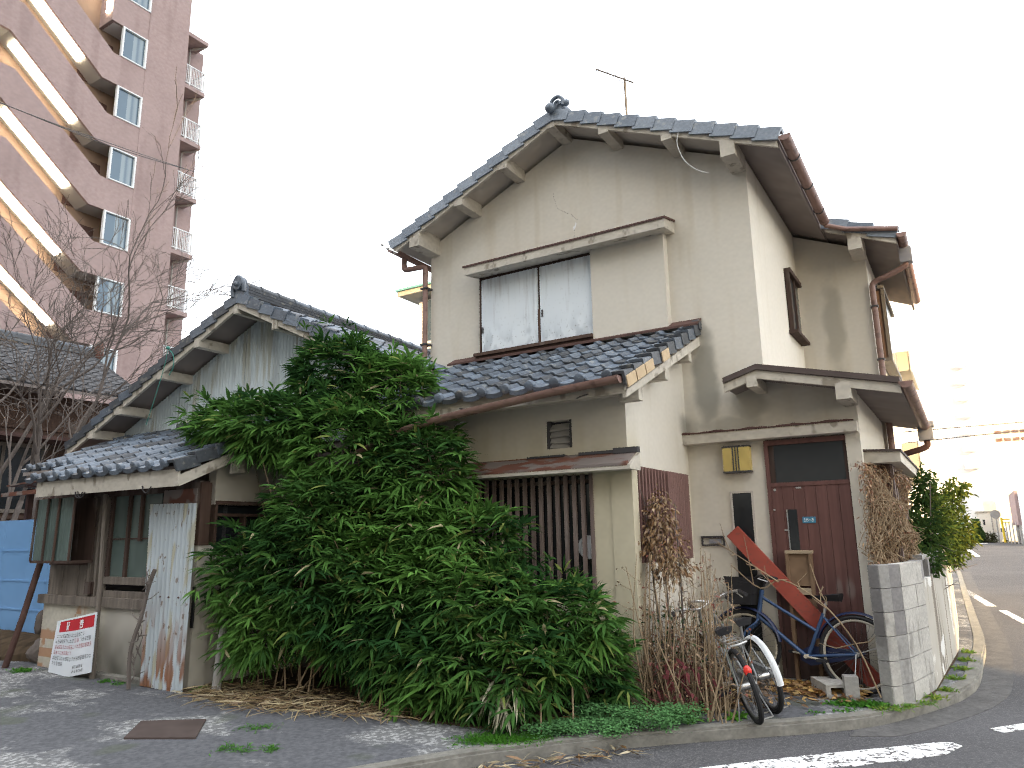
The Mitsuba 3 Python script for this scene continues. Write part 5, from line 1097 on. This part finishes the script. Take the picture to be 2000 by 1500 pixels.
# culms and bare lower stems
cl = []
for k in range(150):
    b = np.array([g1.uniform(-6.2, -2.5), g1.uniform(4.85, 5.75), 0.09]); e = P0[int(g1.integers(ns))]
    if abs(e[0] - b[0]) > 0.9: continue
    mid = (b + e) / 2 + g1.normal(0, 0.08, 3) + (0, 0.08, 0.1)
    cl.append(tube(curve([b, mid, e], 8), np.linspace(0.009, 0.003, len(curve([b, mid, e], 8))), 5))
add(BM, 'stems', cat(cl), 'dry_stem', True, kind='stuff')
for x, y, t_, r in ((-6.28, 4.72, 0.75, 0.045), (-2.88, 5.55, 0.75, 0.028)):
    add(BM, 'cane', tube([(x, y, 0.08), (x + 0.02, y + 0.03, t_)], [r, r * 0.8], 10), 'concrete_grey', 40)
Pd = np.repeat(np.array([[-3.08, 4.80, 0.33], [-3.0, 4.84, 0.38], [-3.18, 4.82, 0.36]]), 16, 0) + g1.normal(0, 0.03, (48, 3))
m, col = leaves(Pd, np.stack([g1.normal(0, 0.5, 48), g1.normal(-0.4, 0.2, 48), g1.uniform(-1.2, -0.2, 48)], -1), g1.uniform(0.16, 0.24, 48), 0.022, np.array([0.42, 0.40, 0.28]) * g1.uniform(0.7, 1.1, (48, 1)), 0.3, 0.7, 2)
add(BM, 'withered_spray', m, 'leaf', False, color=col, label='bleached drooping leaf spray near the ground')

# dead leaf and straw litter
def strips(area, n, g, z=0.1, Lr=(0.06, 0.28), Wr=(0.004, 0.012), cols=((0.34, 0.25, 0.13), (0.24, 0.16, 0.09), (0.45, 0.37, 0.22))):
    x0, y0, x1, y1 = area.bounds; P = []
    from shapely import contains_xy
    while len(P) < n:
        q = g.uniform((x0, y0), (x1, y1), (n, 2)); P += list(q[contains_xy(area, q[:, 0], q[:, 1])])
    P = np.array(P[:n]); a = g.uniform(0, 2 * PI, n)
    P3 = np.column_stack([P, z + g.uniform(0.004, 0.035, n)])
    D = np.column_stack([np.cos(a), np.sin(a), g.normal(0.06, 0.14, n)])
    c = np.array(cols)[g.integers(0, len(cols), n)] * g.uniform(0.6, 1.15, (n, 1))
    return leaves(P3, D, g.uniform(*Lr, n), g.uniform(*Wr, n), c, 0.1, 0.7, int(g.integers(1e6)))
g2 = np.random.default_rng(5)
m, col = strips(Polygon([(-6.5, 4.45), (-5.6, 4.25), (-4.6, 4.45), (-4.0, 4.6), (-3.8, 5.0), (-6.3, 5.1)]), 1500, g2)
k_ = num('straw_litter'); scene[k_] = mikit.ply(m, 'leaf', False, color=col); labels[k_] = {'label': 'dry straw and bamboo stalks littering the ground under the thicket', 'category': 'straw', 'kind': 'stuff'}
m, col = strips(Polygon([(-3.0, 4.9), (-2.2, 5.6), (-1.4, 6.5), (-0.95, 6.9), (-0.9, 7.5), (-2.4, 7.5), (-2.6, 6)]), 650, g2, Lr=(0.03, 0.14), Wr=(0.006, 0.04), cols=((0.36, 0.22, 0.09), (0.22, 0.12, 0.06), (0.44, 0.30, 0.12), (0.16, 0.10, 0.06)))
m2, col2 = strips(Polygon([(-1.7, 7.0), (-1.0, 7.0), (-0.95, 7.5), (-1.75, 7.55)]), 420, g2, Lr=(0.05, 0.11), Wr=(0.025, 0.05), cols=((0.50, 0.32, 0.10), (0.36, 0.20, 0.07), (0.25, 0.13, 0.06)))
k_ = num('leaf_litter'); scene[k_] = mikit.ply(cat(m, m2), 'leaf', False, color=np.vstack([col, col2])); labels[k_] = {'label': 'brown dead leaves strewn before the door and bicycles', 'category': 'dead leaves', 'kind': 'stuff'}
m, col = strips(Polygon([(-2.95, 4.22), (-2.72, 4.52), (-2.2, 5.12), (-2.1, 5.0), (-2.65, 4.36), (-2.95, 3.95)]), 130, g2, z=0.004, Lr=(0.04, 0.2), Wr=(0.004, 0.022), cols=((0.34, 0.26, 0.15), (0.26, 0.15, 0.07), (0.38, 0.32, 0.21)))
k_ = num('leaf_litter'); scene[k_] = mikit.ply(m, 'leaf', False, color=col); labels[k_] = {'label': 'strip of straw and leaves lying in the road along the kerb', 'category': 'dead leaves', 'kind': 'stuff'}

# weeds
def tuft(name, label, catg, centers, n, L, W, cols, g, up=0.9, droop=0.5, z=0.09, kind=None, spread=0.05):
    c = np.array(centers, float); idx = g.integers(0, len(c), n)
    P = np.column_stack([c[idx, :2] + g.normal(0, spread, (n, 2)), np.full(n, z)])
    D = np.column_stack([g.normal(0, 0.6, (n, 2)), np.full(n, up) * g.uniform(0.3, 1.2, n)])
    colr = np.array(cols)[g.integers(0, len(cols), n)] * g.uniform(0.75, 1.25, (n, 1))
    m, col = leaves(P, D, g.uniform(*L, n), g.uniform(*W, n), colr, droop, 0.6, int(g.integers(1e6)))
    key = thing(name, label, catg); scene[key] = mikit.ply(m, 'leaf_thin', False, color=col)
    if kind or len(centers) > 1: labels[key]['kind'] = 'stuff'
    return key
green = ((0.07, 0.20, 0.03), (0.10, 0.27, 0.04), (0.05, 0.15, 0.03))
tuft('moss_cushion', 'bright mossy green cushion of fine weeds at the lot edge', 'weeds', [(-2.98 + 0.09 * k, 4.58 + 0.06 * k + 0.03 * (k % 3), 0) for k in range(-2, 3)], 2200, (0.03, 0.08), (0.003, 0.007), ((0.05, 0.16, 0.02), (0.08, 0.22, 0.03)), g2, spread=0.07, kind='stuff')
cp = [(-2.74 + 0.70 * t + g2.normal(0, 0.05), 4.80 + 0.58 * t + 0.28 * s + g2.normal(0, 0.03), 0) for t in np.linspace(0, 1.1, 9) for s in (0, 0.5, 1.0)] + [(-2.72, 5.35, 0), (-2.6, 5.4, 0)]
cc_ = np.array(cp); nn = 9000; idx = g2.integers(0, len(cc_), nn)
hgt = g2.uniform(0.02, 0.11, nn) * np.where(cc_[idx, 1] > 5.2, 1.2, 0.7)
Pc = np.column_stack([cc_[idx, :2] + g2.normal(0, 0.055, (nn, 2)), 0.09 + hgt]); a_ = g2.uniform(0, 2 * PI, nn)
m, col = leaves(Pc, np.column_stack([np.cos(a_), np.sin(a_), g2.normal(0.1, 0.2, nn)]), g2.uniform(0.014, 0.026, nn), g2.uniform(0.012, 0.02, nn), np.array([0.12, 0.27, 0.10]) * g2.uniform(0.6, 1.4, (nn, 1)), 0.1, 0.4, 77)
k_ = num('clover_patch'); scene[k_] = mikit.ply(m, 'leaf_thin', False, color=col); labels[k_] = {'label': 'low clover like ground cover beside the kerb', 'category': 'ground cover', 'kind': 'stuff'}
for i, (x, y, lab) in enumerate(((-2.02, 5.72, 'left of two bright green rosette weeds behind the kerb'), (-1.72, 5.98, 'right of two bright green rosette weeds behind the kerb'))):
    tuft('rosette_weed', lab, 'weed', [(x, y, 0)], 46, (0.09, 0.17), (0.016, 0.03), ((0.12, 0.32, 0.04), (0.16, 0.38, 0.06)), g2, up=0.5, spread=0.02)
tuft('weed_clump', 'leafy green weeds at the foot of the block wall by the upright block', 'weeds', [(-0.97 + 0.06 * k, 6.86 + 0.02 * k, 0) for k in range(-2, 3)], 420, (0.04, 0.10), (0.012, 0.024), green, g2, spread=0.05)
tuft('weed_clump', 'yellowish weeds along the base of the block wall corner', 'weeds', [(-0.68, 6.85, 0), (-0.6, 6.98, 0), (-0.5, 7.15, 0), (-0.78, 6.78, 0)], 240, (0.03, 0.09), (0.008, 0.016), ((0.18, 0.26, 0.05), (0.12, 0.24, 0.05)), g2, spread=0.035)
tuft('weed_clump', 'yellow green weeds in the strip between the street wall and kerb', 'weeds', [(-0.42, 7.4, 0), (-0.36, 7.8, 0), (-0.30, 8.4, 0), (-0.26, 9.0, 0), (-0.24, 9.6, 0), (-0.2, 10.2, 0)], 420, (0.03, 0.11), (0.008, 0.018), ((0.22, 0.28, 0.05), (0.12, 0.24, 0.04)), g2, spread=0.04)
tuft('weed_clump', 'sparse weeds in a crack of the kerb before the bicycles', 'weeds', [(-1.22, 6.42, 0), (-1.0, 6.62, 0), (-1.05, 6.55, 0), (-0.72, 6.9, 0)], 110, (0.03, 0.07), (0.008, 0.014), green, g2, spread=0.03)
tuft('weed_clump', 'green weeds at the left corner of the shed', 'weeds', [(-9.35, 4.42, 0), (-9.2, 4.40, 0)], 200, (0.03, 0.08), (0.008, 0.018), green, g2, spread=0.05)
tuft('weed_clump', 'mossy weeds at the foot of the shed corner wall', 'weeds', [(-6.5, 4.72, 0), (-6.45, 4.82, 0), (-6.5, 4.95, 0)], 320, (0.03, 0.08), (0.008, 0.016), green, g2, spread=0.05)
tuft('weed_clump', 'thin grass growing through the concrete right of the steel plate', 'weeds', [(-4.86, 3.96, 0), (-4.76, 4.02, 0)], 160, (0.03, 0.07), (0.003, 0.008), green, g2, spread=0.05)
tuft('weed_clump', 'thin grass at the bottom edge of the lot near the camera', 'weeds', [(-4.52, 3.53, 0), (-4.4, 3.56, 0), (-4.25, 3.66, 0)], 260, (0.03, 0.09), (0.003, 0.008), green, g2, spread=0.04)
tuft('weed_clump', 'small weeds before the corrugated sheet', 'weeds', [(-7.75, 4.50, 0), (-7.5, 4.48, 0)], 130, (0.03, 0.06), (0.008, 0.014), green, g2, spread=0.04)

# dry stalks and the brown shrub
DS = thing('dry_weed_stalks', 'tall dry tan weed stalks with a few reddish leaves in front of the side screen', 'dry weeds')
ms, Lp, Ld = [], [], []
for k in range(170):
    b = np.array([g2.uniform(-2.55, -1.78), g2.uniform(5.75, 6.55), 0.09]); b[0] += (b[1] - 6.1) * -0.3
    hgt_ = g2.uniform(0.35, 1.30) * (1.0 if g2.uniform() < 0.6 else 0.6); e = b + np.array([g2.normal(0, 0.09), g2.normal(0, 0.07), hgt_])
    mid = (b + e) / 2 + g2.normal(0, 0.03, 3)
    P = curve([b, mid, e], 8); ms.append(tube(P, np.linspace(0.009, 0.003, len(P)) * g2.uniform(0.6, 1.3), 5))
    for q in P[2:]:
        if g2.uniform() < 0.55:
            tip = q + np.array([g2.normal(0, 0.07), g2.normal(0, 0.07), g2.uniform(0.02, 0.12)]); ms.append(tube([q, tip], [0.003, 0.0015], 4, cap=False)); Lp.append(tip); Ld.append(tip - q)
add(DS, 'stalks', cat(ms), 'dry_stem', True, kind='stuff')
Lp, Ld = np.array(Lp), np.array(Ld); Lp = np.repeat(Lp, 3, 0) + g2.normal(0, 0.02, (len(Lp) * 3, 3)); Ld = np.repeat(Ld, 3, 0) + g2.normal(0, 0.08, Lp.shape)
cr_ = np.array([(0.20, 0.12, 0.07), (0.30, 0.20, 0.12), (0.16, 0.10, 0.07), (0.22, 0.07, 0.05)])[g2.integers(0, 4, len(Lp))] * g2.uniform(0.7, 1.2, (len(Lp), 1))
m, col = leaves(Lp, Ld, g2.uniform(0.025, 0.06, len(Lp)), g2.uniform(0.008, 0.02, len(Lp)), cr_, 0.5, 0.9, 8); add(DS, 'dry_leaves', m, 'leaf', False, color=col, kind='stuff')
nr = 90; Pr = np.column_stack([g2.normal(-2.12, 0.14, nr), g2.normal(5.85, 0.08, nr), g2.uniform(0.2, 0.5, nr)])
m, col = leaves(Pr, g2.normal(0, 1, (nr, 3)) + (0, -0.5, -0.5), g2.uniform(0.05, 0.09, nr), g2.uniform(0.02, 0.034, nr), np.array([0.19, 0.06, 0.065]) * g2.uniform(0.6, 1.4, (nr, 1)), 0.4, 0.8, 9); add(DS, 'red_leaves', m, 'leaf_thin', False, color=col, label='dull red leaves near the ground')
ng = 260; Pg = np.column_stack([g2.normal(-2.35, 0.25, ng), g2.normal(6.2, 0.15, ng), g2.uniform(0.45, 0.9, ng)])
m, col = leaves(Pg, g2.normal(0, 1, (ng, 3)) + (0, -0.4, 0), g2.uniform(0.03, 0.06, ng), g2.uniform(0.012, 0.022, ng), np.array([0.035, 0.075, 0.03]) * g2.uniform(0.6, 1.4, (ng, 1)), 0.3, 0.8, 10); add(DS, 'green_leaves', m, 'leaf_thin', False, color=col)
bs = thing('withered_shrub', 'upright shrub covered in curled brown dead leaves against the slatted side screen', 'shrub')
pb, nb = shell_points([((-2.29, 6.15, 1.38), (0.19, 0.15, 0.20)), ((-2.30, 6.15, 1.60), (0.15, 0.13, 0.18)), ((-2.31, 6.15, 1.78), (0.08, 0.07, 0.11)), ((-2.22, 6.12, 1.20), (0.17, 0.14, 0.14)), ((-2.42, 6.15, 1.42), (0.08, 0.08, 0.10))], 1150, g2, 0.25, 1.25)
kk = len(pb)
m, col = leaves(pb, nb + g2.normal(0, 0.7, (kk, 3)) + (0, 0, -0.7), g2.uniform(0.03, 0.055, kk), g2.uniform(0.012, 0.024, kk), np.array([(0.20, 0.11, 0.05), (0.27, 0.17, 0.09), (0.14, 0.08, 0.04), (0.36, 0.26, 0.15)])[g2.integers(0, 4, kk)] * g2.uniform(0.7, 1.2, (kk, 1)), 0.4, 1.2, 11)
add(bs, 'leaves', m, 'leaf', False, color=col, kind='stuff')
add(bs, 'stem', cat(*[branch([(-2.25 + dx, 6.2, 0.09), (-2.28 + dx * 2, 6.18, 0.8), (-2.31 + dx * 2.5, 6.15, 1.75)], 0.013, 0.004, 8, 40 + i, 0.06) for i, dx in enumerate((-0.05, 0.0, 0.06))]), 'bark', True)

# creeper on the side bay, evergreen shrub
CR = thing('dry_creeper', 'mass of dry brown creeper hanging under the side window hood', 'creeper')
ms = []
def creep_x(y, z): return -0.80 + 0.30 * np.clip((y - 7.36) / 0.5, 0, 1) * (0.7 + 0.22 * np.sin(z * 9 + y * 4) + 0.1 * np.sin(z * 23)) * np.clip((2.25 - z) / 0.25, 0.3, 1)
for k in range(520):
    y = g2.uniform(7.42, 8.7); z0 = g2.uniform(1.35, 2.11); p = np.array([creep_x(y, z0) + g2.normal(0, 0.035), y, z0]); pts = [p]
    for j in range(6):
        p = p + np.array([0, g2.normal(0, 0.06), -g2.uniform(0.0, 0.17)]); p[0] = creep_x(p[1], p[2]) + g2.normal(0, 0.035); pts.append(p.copy())
    pts = [q for q in pts if q[2] > 1.1 and q[1] > 7.38]
    if len(pts) > 2: ms.append(tube(curve(pts, 10), g2.uniform(0.002, 0.0045), 4, cap=False))
add(CR, 'stems', cat(ms), 'dry_stem', False, kind='stuff')
kk = 5200; yy = g2.uniform(7.42, 8.8, kk); zz = g2.uniform(1.15, 2.12, kk); pc = np.column_stack([creep_x(yy, zz) - np.abs(g2.normal(0, 0.05, kk)) + 0.02, yy, zz])
m, col = leaves(pc, g2.normal(0, 1, (kk, 3)) + (0.2, -0.2, -0.6), g2.uniform(0.02, 0.05, kk), g2.uniform(0.008, 0.018, kk), np.array([(0.30, 0.18, 0.10), (0.40, 0.27, 0.15), (0.22, 0.12, 0.07), (0.34, 0.17, 0.11)])[g2.integers(0, 4, kk)] * g2.uniform(0.7, 1.25, (kk, 1)), 0.4, 1.0, 12)
add(CR, 'leaves', m, 'leaf', False, color=col, kind='stuff')
EV = thing('evergreen_shrub', 'glossy evergreen shrub rising behind the street wall, its right side catching sun and tinted sunlit yellow', 'shrub')
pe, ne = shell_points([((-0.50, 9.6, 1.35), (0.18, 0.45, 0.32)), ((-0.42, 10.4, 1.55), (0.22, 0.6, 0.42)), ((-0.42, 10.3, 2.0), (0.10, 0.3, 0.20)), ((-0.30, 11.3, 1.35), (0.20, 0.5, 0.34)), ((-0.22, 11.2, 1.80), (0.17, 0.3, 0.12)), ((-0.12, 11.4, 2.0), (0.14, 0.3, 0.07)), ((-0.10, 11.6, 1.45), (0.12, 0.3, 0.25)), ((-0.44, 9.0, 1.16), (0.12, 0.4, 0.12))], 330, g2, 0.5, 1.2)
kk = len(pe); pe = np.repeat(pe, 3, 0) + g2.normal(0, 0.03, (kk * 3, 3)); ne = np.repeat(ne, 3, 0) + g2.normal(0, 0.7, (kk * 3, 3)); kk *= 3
m, col = leaves(pe, ne + (0.1, -0.2, 0.1), g2.uniform(0.05, 0.085, kk), g2.uniform(0.022, 0.036, kk), (np.array([0.03, 0.062, 0.02])[None] + np.array([0.05, 0.06, 0.01])[None] * g2.uniform(0, 1, (kk, 1)) ** 2 + np.array([0.10, 0.07, 0.0]) * np.clip((pe[:, :1] + 0.35) * 2.5, 0, 1) * g2.uniform(0, 1, (kk, 1))) * g2.uniform(0.75, 1.25, (kk, 1)), 0.25, 0.7, 13)  # yellow tint rises to the right: sunlight painted into the leaf colour
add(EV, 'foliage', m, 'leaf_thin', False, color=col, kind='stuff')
add(EV, 'stems', cat(*[branch([(-0.5, 9.5 + 0.4 * i, 0.1), (-0.45, 9.7 + 0.4 * i, 1.0), (-0.35, 9.9 + 0.4 * i, 2.0)], 0.02, 0.006, 8, 60 + i, 0.15) for i in range(4)]), 'bark', True, kind='stuff')

# ------------------------------------------------------------------ bare tree
BT = thing('bare_tree', 'leafless tree with many fine twigs behind the blue fence', 'tree')
g3 = np.random.default_rng(11)
segs = []
def grow(p, d, L, r, depth):
    n = 4; pts = [p]; q = p.copy(); dd = d.copy()
    for _ in range(n):
        dd = unit(dd + g3.normal(0, 0.10, 3) + np.array([0, 0, 0.05 if depth < 3 else -0.01])); q = q + dd * L / n; pts.append(q.copy())
    segs.append((pts, np.linspace(r, r * 0.62, n + 1), depth))
    if depth >= 7 or L < 0.10: return
    for _ in range(2 if depth < 1 else int(g3.integers(2, 4))):
        ax = unit(g3.normal(0, 1, 3)); nd = unit(dd + np.cross(dd, ax) * g3.uniform(0.4, 0.95) + np.array([0.07, 0, 0.06]))
        grow(pts[-1] if g3.uniform() < 0.6 else pts[int(g3.integers(2, 4))], nd, L * g3.uniform(0.62, 0.86), r * g3.uniform(0.52, 0.70), depth + 1)
for b, d in (((-14.0, 5.75, 0.05), (-0.05, -0.05, 1)), ((-13.9, 5.9, 0.05), (0.12, 0.22, 1)), ((-14.2, 5.7, 0.05), (-0.1, -0.3, 1)), ((-13.8, 6.0, 0.05), (0.10, 0.30, 1)), ((-14.3, 5.8, 0.05), (-0.2, 0.15, 1))):
    grow(np.array(b), unit(d), 2.3, 0.072, 0)
add(BT, 'trunk', cat(*[tube(p, r, 9) for p, r, k in segs if k == 0]), 'bark', True)
add(BT, 'boughs', cat(*[tube(p, r, 7, cap=False) for p, r, k in segs if 0 < k < 3]), 'bark', True)
add(BT, 'twigs', cat(*[tube(p, np.maximum(r * 0.85, 0.0038), 4, cap=False) for p, r, k in segs if k >= 3]), 'bark', False, kind='stuff')

# ------------------------------------------------------------------ down the street and beyond
NB = thing('neighbour_house', 'pale neighbour house with two boxy bays just past the corner house', 'house')
add(NB, 'wall', bx(-6.0, -0.83, 13.2, 21, 0.05, 5.6), 'bright_cream')
for z0, z1, xr in ((2.25, 2.82, -0.55), (3.98, 4.30, -0.52)):
    add(NB, 'bay', bx(-0.83, xr, 13.0, 15.0, z0, z1, 0.04), 'cream')
    add(NB, 'bay_edge', cat(bx(xr, xr + 0.025, 12.98, 15.0, z0 - 0.02, z1 + 0.02)), 'white_metal')
solo('street_wire', 'thin wires strung across the street past the block wall', 'wire', cat(*[tube(curve([(-1.2, 13.5, z), (4, 30, z + 2.0), (12, 60, z + 6)], 20), 0.010, 5) for z in (3.05, 2.85)]), 'wire_black')
WT = thing('white_tower', 'distant sunlit white apartment tower with stacked balconies, right of the corner house', 'apartment building')
add(WT, 'wall', bx(-8, 1.3, 88, 100, 0, 27), 'bright_wall')
for k in range(7):
    z = 18.0 - 1.75 * k + 0.0
    add(WT, 'balcony', hull([(0.2, 88, z + 0.5), (0.2, 86.6, z - 0.2), (1.6, 88, z - 0.2), (1.6, 86.6, z - 0.2), (1.5, 88, z + 0.9), (1.5, 86.6, z + 0.7)]), 'bright_wall')
FB = thing('far_office_block', 'distant bright block with two rows of small brown windows', 'building')
add(FB, 'wall', bx(1.302, 20, 92, 104, 0, 13.5), 'bright_cream')
for z in (10.3, 11.1):
    for k in range(5): add(FB, 'window', bx(3.3 + 0.75 * k, 3.9 + 0.75 * k, 91.9, 91.99, z, z + 0.35), 'rust')
CH = thing('cream_house', 'low cream house at the far end of the street', 'house')
add(CH, 'wall', bx(0.6, 2.4, 86, 92, 0, 2.9), 'bright_cream'); add(CH, 'roof', bx(0.5, 2.5, 85.9, 92, 2.9, 3.02), 'cream'); add(CH, 'window', bx(1.05, 1.2, 85.95, 85.99, 1.7, 2.2), 'glass_dark'); add(CH, 'downpipe', bx(1.75, 1.82, 85.9, 86, 0, 2.9), 'concrete_grey')
RH = thing('street_house', 'tall pale house at the right edge beyond the grey fence', 'house')
add(RH, 'wall', bx(3.6, 9, 70, 84, 0, 4.2), 'bright_wall'); add(RH, 'painted_shade_side', bx(3.35, 3.6, 74, 84, 1.6, 4.4), 'mauve'); add(RH, 'post', bx(3.4, 3.55, 74, 74.2, 0, 1.6), 'concrete_grey'); add(RH, 'upper_wall', bx(4.3, 9, 76, 84, 4.2, 6.3), 'bright_cream')  # mauve slab stands in for the shaded street-side face of the house
GFn = thing('grey_fence', 'grey fence along the right side of the far street', 'fence')
for k in range(6): add(GFn, 'panel', bx(2.55 + 0.19 * k, 2.60 + 0.19 * k, 84 - 1.7 * k, 85.6 - 1.7 * k, 0, 1.85), 'concrete_grey')
tm = thing('traffic_mirror', 'round traffic mirror seen from behind on a grey post', 'traffic mirror')
add(tm, 'post', cyl((2.1, 84, 0), (2.1, 84, 2.4), 0.06, 8), 'concrete_grey'); add(tm, 'disc', cyl((2.1, 83.9, 2.65), (2.1, 84.0, 2.65), 0.42, 20), 'concrete_grey')
yp = thing('yellow_gate_post', 'yellow striped bollard post with a cross bar beside the far fence', 'post')
add(yp, 'post', cyl((2.5, 82, 0.05), (2.45, 82, 2.3), 0.09, 8), 'yellow'); add(yp, 'bar', cat(bx(2.45, 3.1, 82, 82.05, 2.1, 2.2), bx(2.45, 3.1, 82, 82.05, 1.85, 1.93)), 'yellow')
solo('teal_post', 'slanting teal post at the left edge of the far street', 'post', tube([(-0.62, 84, 0), (-0.72, 84, 2.0)], 0.12, 8), 'teal')
car = thing('parked_car', 'small white car parked at the far right of the street', 'car')
cb = wallX(Polygon([(86, 0.25), (89.6, 0.25), (89.6, 0.8), (88.8, 0.9), (88.2, 1.4), (86.6, 1.42), (86.0, 0.95)]), 1.55, 2.95)
add(car, 'body', cb, 'car_white'); add(car, 'rear_window', hull([(1.7, 86.02, 0.98), (2.8, 86.02, 0.98), (1.75, 86.5, 1.36), (2.75, 86.5, 1.36), (1.7, 86.3, 0.98), (2.8, 86.3, 0.98)]), 'glass_dark')
for x in (1.55, 2.8):
    for y in (86.7, 88.9): add(car, 'wheel', cyl((x, y, 0.28), (x + 0.15, y, 0.28), 0.28, 14), 'rubber')
ct = thing('small_conifer', 'small conical green tree at the far end of the street', 'tree')
pe, ne = shell_points([((0.48, 84, 0.8), (0.45, 0.45, 0.7)), ((0.45, 84, 1.6), (0.28, 0.28, 0.7))], 260, g2, 0.3, 1.1); kk = len(pe)
m, col = leaves(pe, ne + g2.normal(0, 0.5, (kk, 3)), 0.22, 0.12, np.array([0.06, 0.11, 0.035]) * g2.uniform(0.6, 1.5, (kk, 1)), 0.2, 0.9, 14); add(ct, 'crown', m, 'leaf_thin', False, color=col, kind='stuff'); add(ct, 'trunk', cyl((0.47, 84, 0), (0.47, 84, 1.2), 0.06, 7), 'bark')
hd_ = thing('far_hedge', 'low brownish green hedge before the cream house', 'hedge')
pe, ne = shell_points([((1.25, 84.5, 0.45), (0.7, 0.4, 0.5)), ((-0.25, 84.5, 0.35), (0.4, 0.4, 0.35))], 160, g2, 0.4, 1.1); kk = len(pe)
m, col = leaves(pe, ne + g2.normal(0, 0.5, (kk, 3)), 0.2, 0.12, np.array([0.08, 0.085, 0.04]) * g2.uniform(0.6, 1.5, (kk, 1)), 0.2, 0.9, 15); add(hd_, 'foliage', m, 'leaf_thin', False, color=col, kind='stuff')
# pale buildings seen between the two houses
MB = thing('pale_flat_block', 'pale flats with a green edged roof and glazed corner behind the downpipe', 'building')
add(MB, 'wall', bx(-11.6, -8.0, 14.2, 20, 0, 7.55), 'bright_wall')
add(MB, 'roof', hull([(-12.0, 13.7, 7.75), (-7.8, 13.7, 7.75), (-12.0, 20, 7.75), (-7.8, 20, 7.75), (-12.0, 13.7, 7.80), (-7.8, 13.7, 7.80), (-12.0, 20, 7.80), (-7.8, 20, 7.80)]), 'teal'); add(MB, 'eave', bx(-11.95, -7.85, 13.75, 20, 7.62, 7.75), 'cream')
for z0 in (5.1, 6.4): add(MB, 'window', bx(-11.45, -10.6, 14.15, 14.19, z0, z0 + 1.1), 'glass_sky'); add(MB, 'window_frame', cat(bx(-11.5, -10.55, 14.12, 14.18, z0 - 0.06, z0), bx(-11.05, -11.0, 14.12, 14.18, z0, z0 + 1.1)), 'white_metal')
WF = thing('white_balcony_block', 'sunlit white block with stacked balconies above the left house ridge', 'apartment building')
add(WF, 'wall', bx(-38, -25.5, 48, 60, 0, 21.5), 'bright_wall')
for z in (13.5, 16.3, 19.2):
    add(WF, 'balcony', bx(-28, -25.5, 46.9, 47.99, z, z + 1.0, 0.1), 'bright_cream'); add(WF, 'balcony_end', bx(-25.499, -25.3, 46.95, 49, z - 1.7, z + 1.2), 'cream')
add(WF, 'window', bx(-30.5, -29.4, 47.9, 47.99, 15.2, 16.6), 'glass_sky')

# ------------------------------------------------------------------ unseen flats added behind the camera, sized to keep the low sun off the corner
def added_flats_block(label, x0, x1, y0, y1, h):
    b = thing('added_shade_flats', label, 'building')
    add(b, 'wall', bx(x0, x1, y0, y1, 0, h), 'cream')
    for z in np.arange(1.4, h - 1.5, 3.0): add(b, 'window_band', bx(x0 + 1, x1 - 1, y1, y1 + 0.04, z, z + 1.3), 'glass_dark')
added_flats_block('added unseen long beige block of flats behind the viewer, shading the corner from the sun', -30, 21.1, -26, -16, 13.8)
added_flats_block('added unseen tall beige slab farther behind the viewer, shading the mauve tower from the sun', -14, 30, -60, -48, 46)
